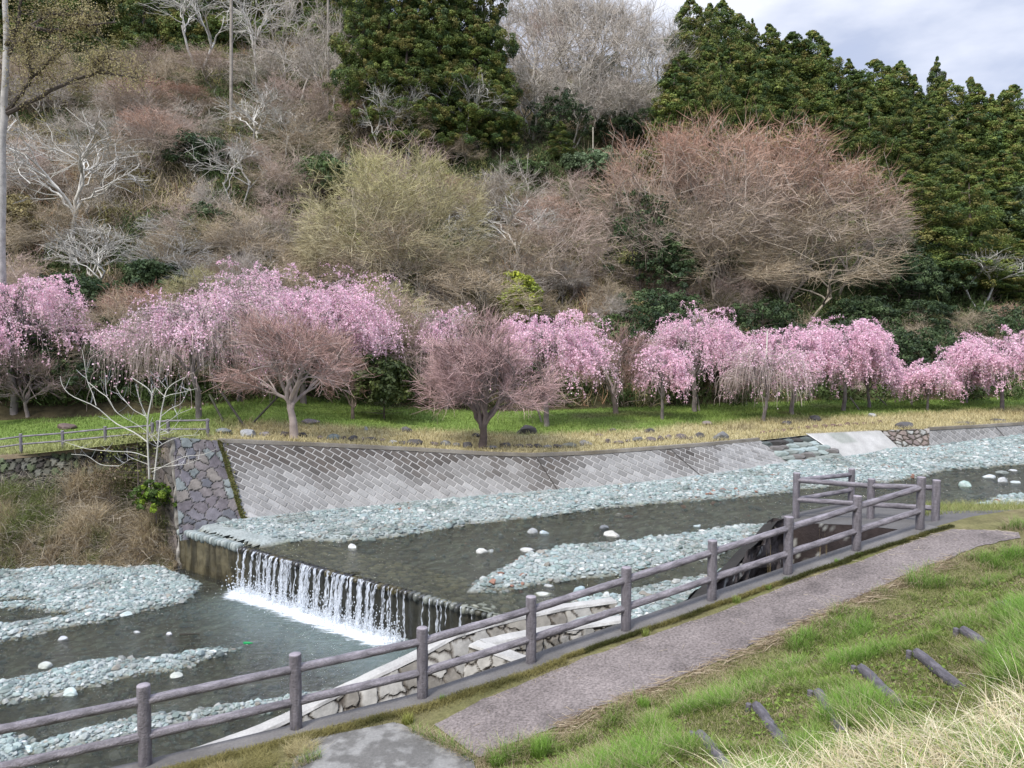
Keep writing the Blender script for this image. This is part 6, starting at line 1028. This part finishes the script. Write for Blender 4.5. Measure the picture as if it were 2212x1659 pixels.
for i, (x, yb, yt, wd, lb, pal) in enumerate(EV): bush(lb, x, yb, yt, wd, 130 + i, pal, nt_=150, nf=44, ls=.085, tr=.42, name='evergreen_tree', cat='evergreen')
DV = [evergreen(170 + i, 4, 3, 'ball', 120, 40, .42, .085, DG) for i in range(3)]
for i in range(64):
    x = rng.uniform(-40, 2250); yb = rng.uniform(800, 868) if i < 34 else rng.uniform(560, 800)
    if yb < 800 and x < 1350: continue
    p = hit(x, yb, farland, 24, 150); h_ = rng.uniform(70, 120); o = thing('evergreen_shrub', auto('dark evergreen shrub', x, yb - h_ / 2), 'evergreen', tuple(p), rng.uniform(0, 6), 'dark shrubs at the foot of the slope', (rng.uniform(60, 90) / FPX * p[1] / 3, rng.uniform(60, 90) / FPX * p[1] / 3, h_ / FPX * p[1] / 4)); ms = DV[i % 3]; part('trunk', ms[0], o); part('crown', ms[1], o)
# ---- undergrowth of the hill
g_ = np.random.RandomState(77); NU = 9000; xx = g_.uniform(-60, 2270, NU); yy = g_.uniform(70, 880, NU); sk = np.interp(xx, [0, 1500, 2212], [70, 150, 420]); yy = np.maximum(yy, sk)
a_ = (xx - CX) / FPX; Yc = np.linspace(36, 125, 500); Pu = np.zeros((NU, 3))
XX = a_[:, None] * Yc[None]; ZZ = farland(XX.ravel(), np.tile(Yc, NU)).reshape(NU, -1); ry = ((CY - yy) / FPX * math.cos(PITCH) - math.sin(PITCH)) / (math.cos(PITCH) + (CY - yy) / FPX * math.sin(PITCH)); gg = ZZ > ry[:, None] * Yc[None]; ix = np.argmax(gg, 1); ok = gg.any(1) & (Yc[ix] > foot(XX[np.arange(NU), ix]) - 1.5); Pu = np.stack([XX[np.arange(NU), ix], Yc[ix], ZZ[np.arange(NU), ix]], 1)[ok]; NU = len(Pu)
pal = np.array([(.27, .225, .15), (.38, .31, .20), (.22, .23, .08), (.07, .10, .035), (.32, .20, .12), (.30, .24, .19), (.26, .24, .10)]); nz_ = fbm(Pu[:, 0], Pu[:, 1] * 1.5, 9, 50); nz2 = fbm(Pu[:, 0], Pu[:, 1], 7, 51)
ci = np.where(nz_ < .40, g_.choice([2, 3, 6], NU), np.where(nz_ > .60, g_.choice([1, 4, 5], NU), g_.choice([0, 1, 5, 6], NU))); ci = np.where((nz2 < .50) & (g_.uniform(size=NU) < .7), 3, ci); lowd = (Pu[:, 1] - foot(Pu[:, 0]) < 5) ; ci = np.where(lowd & (g_.uniform(size=NU) < .75), 3, ci); rightf = (Pu[:, 0] / Pu[:, 1] > .22) & (Pu[:, 1] > 62); ci = np.where(rightf & (g_.uniform(size=NU) < .8), 3, ci); cc = pal[ci] * g_.uniform(.75, 1.25, (NU, 1))
mb = MB(); q = 16; ii = np.repeat(np.arange(NU), q); N = len(ii); P0 = Pu[ii] + g_.normal(size=(N, 3)) * [.35, .35, .05]; D = nrm(g_.normal(size=(N, 3)) * [.6, .6, .3] + [0, -.1, .8]); L_ = g_.uniform(.5, 1.7, (N, 1)); ribbons(mb, np.stack([P0, P0 + D * L_ * .55 + g_.normal(size=(N, 3)) * .08, P0 + D * L_ + g_.normal(size=(N, 3)) * .15], 1), np.array([[.022, .018, .008]]), g_, cc[ii] * g_.uniform(.8, 1.5, (N, 1)))
lf = np.isin(ci, [2, 3, 6]); iL = np.repeat(np.where(lf)[0], 26); N = len(iL); leafquads(mb, Pu[iL] + nrm(g_.normal(size=(N, 3))) * g_.uniform(.2, .75, (N, 1)) + [0, 0, .45], g_.normal(size=(N, 3)) + [0, -.3, .6], g_.uniform(.05, .12, N), g_, cc[iL] * g_.uniform(.7, 1.3, (N, 1))); tagit(mb.make('undergrowth', M['twig']), 'brown and olive undergrowth covering the hillside', None, kind='stuff')
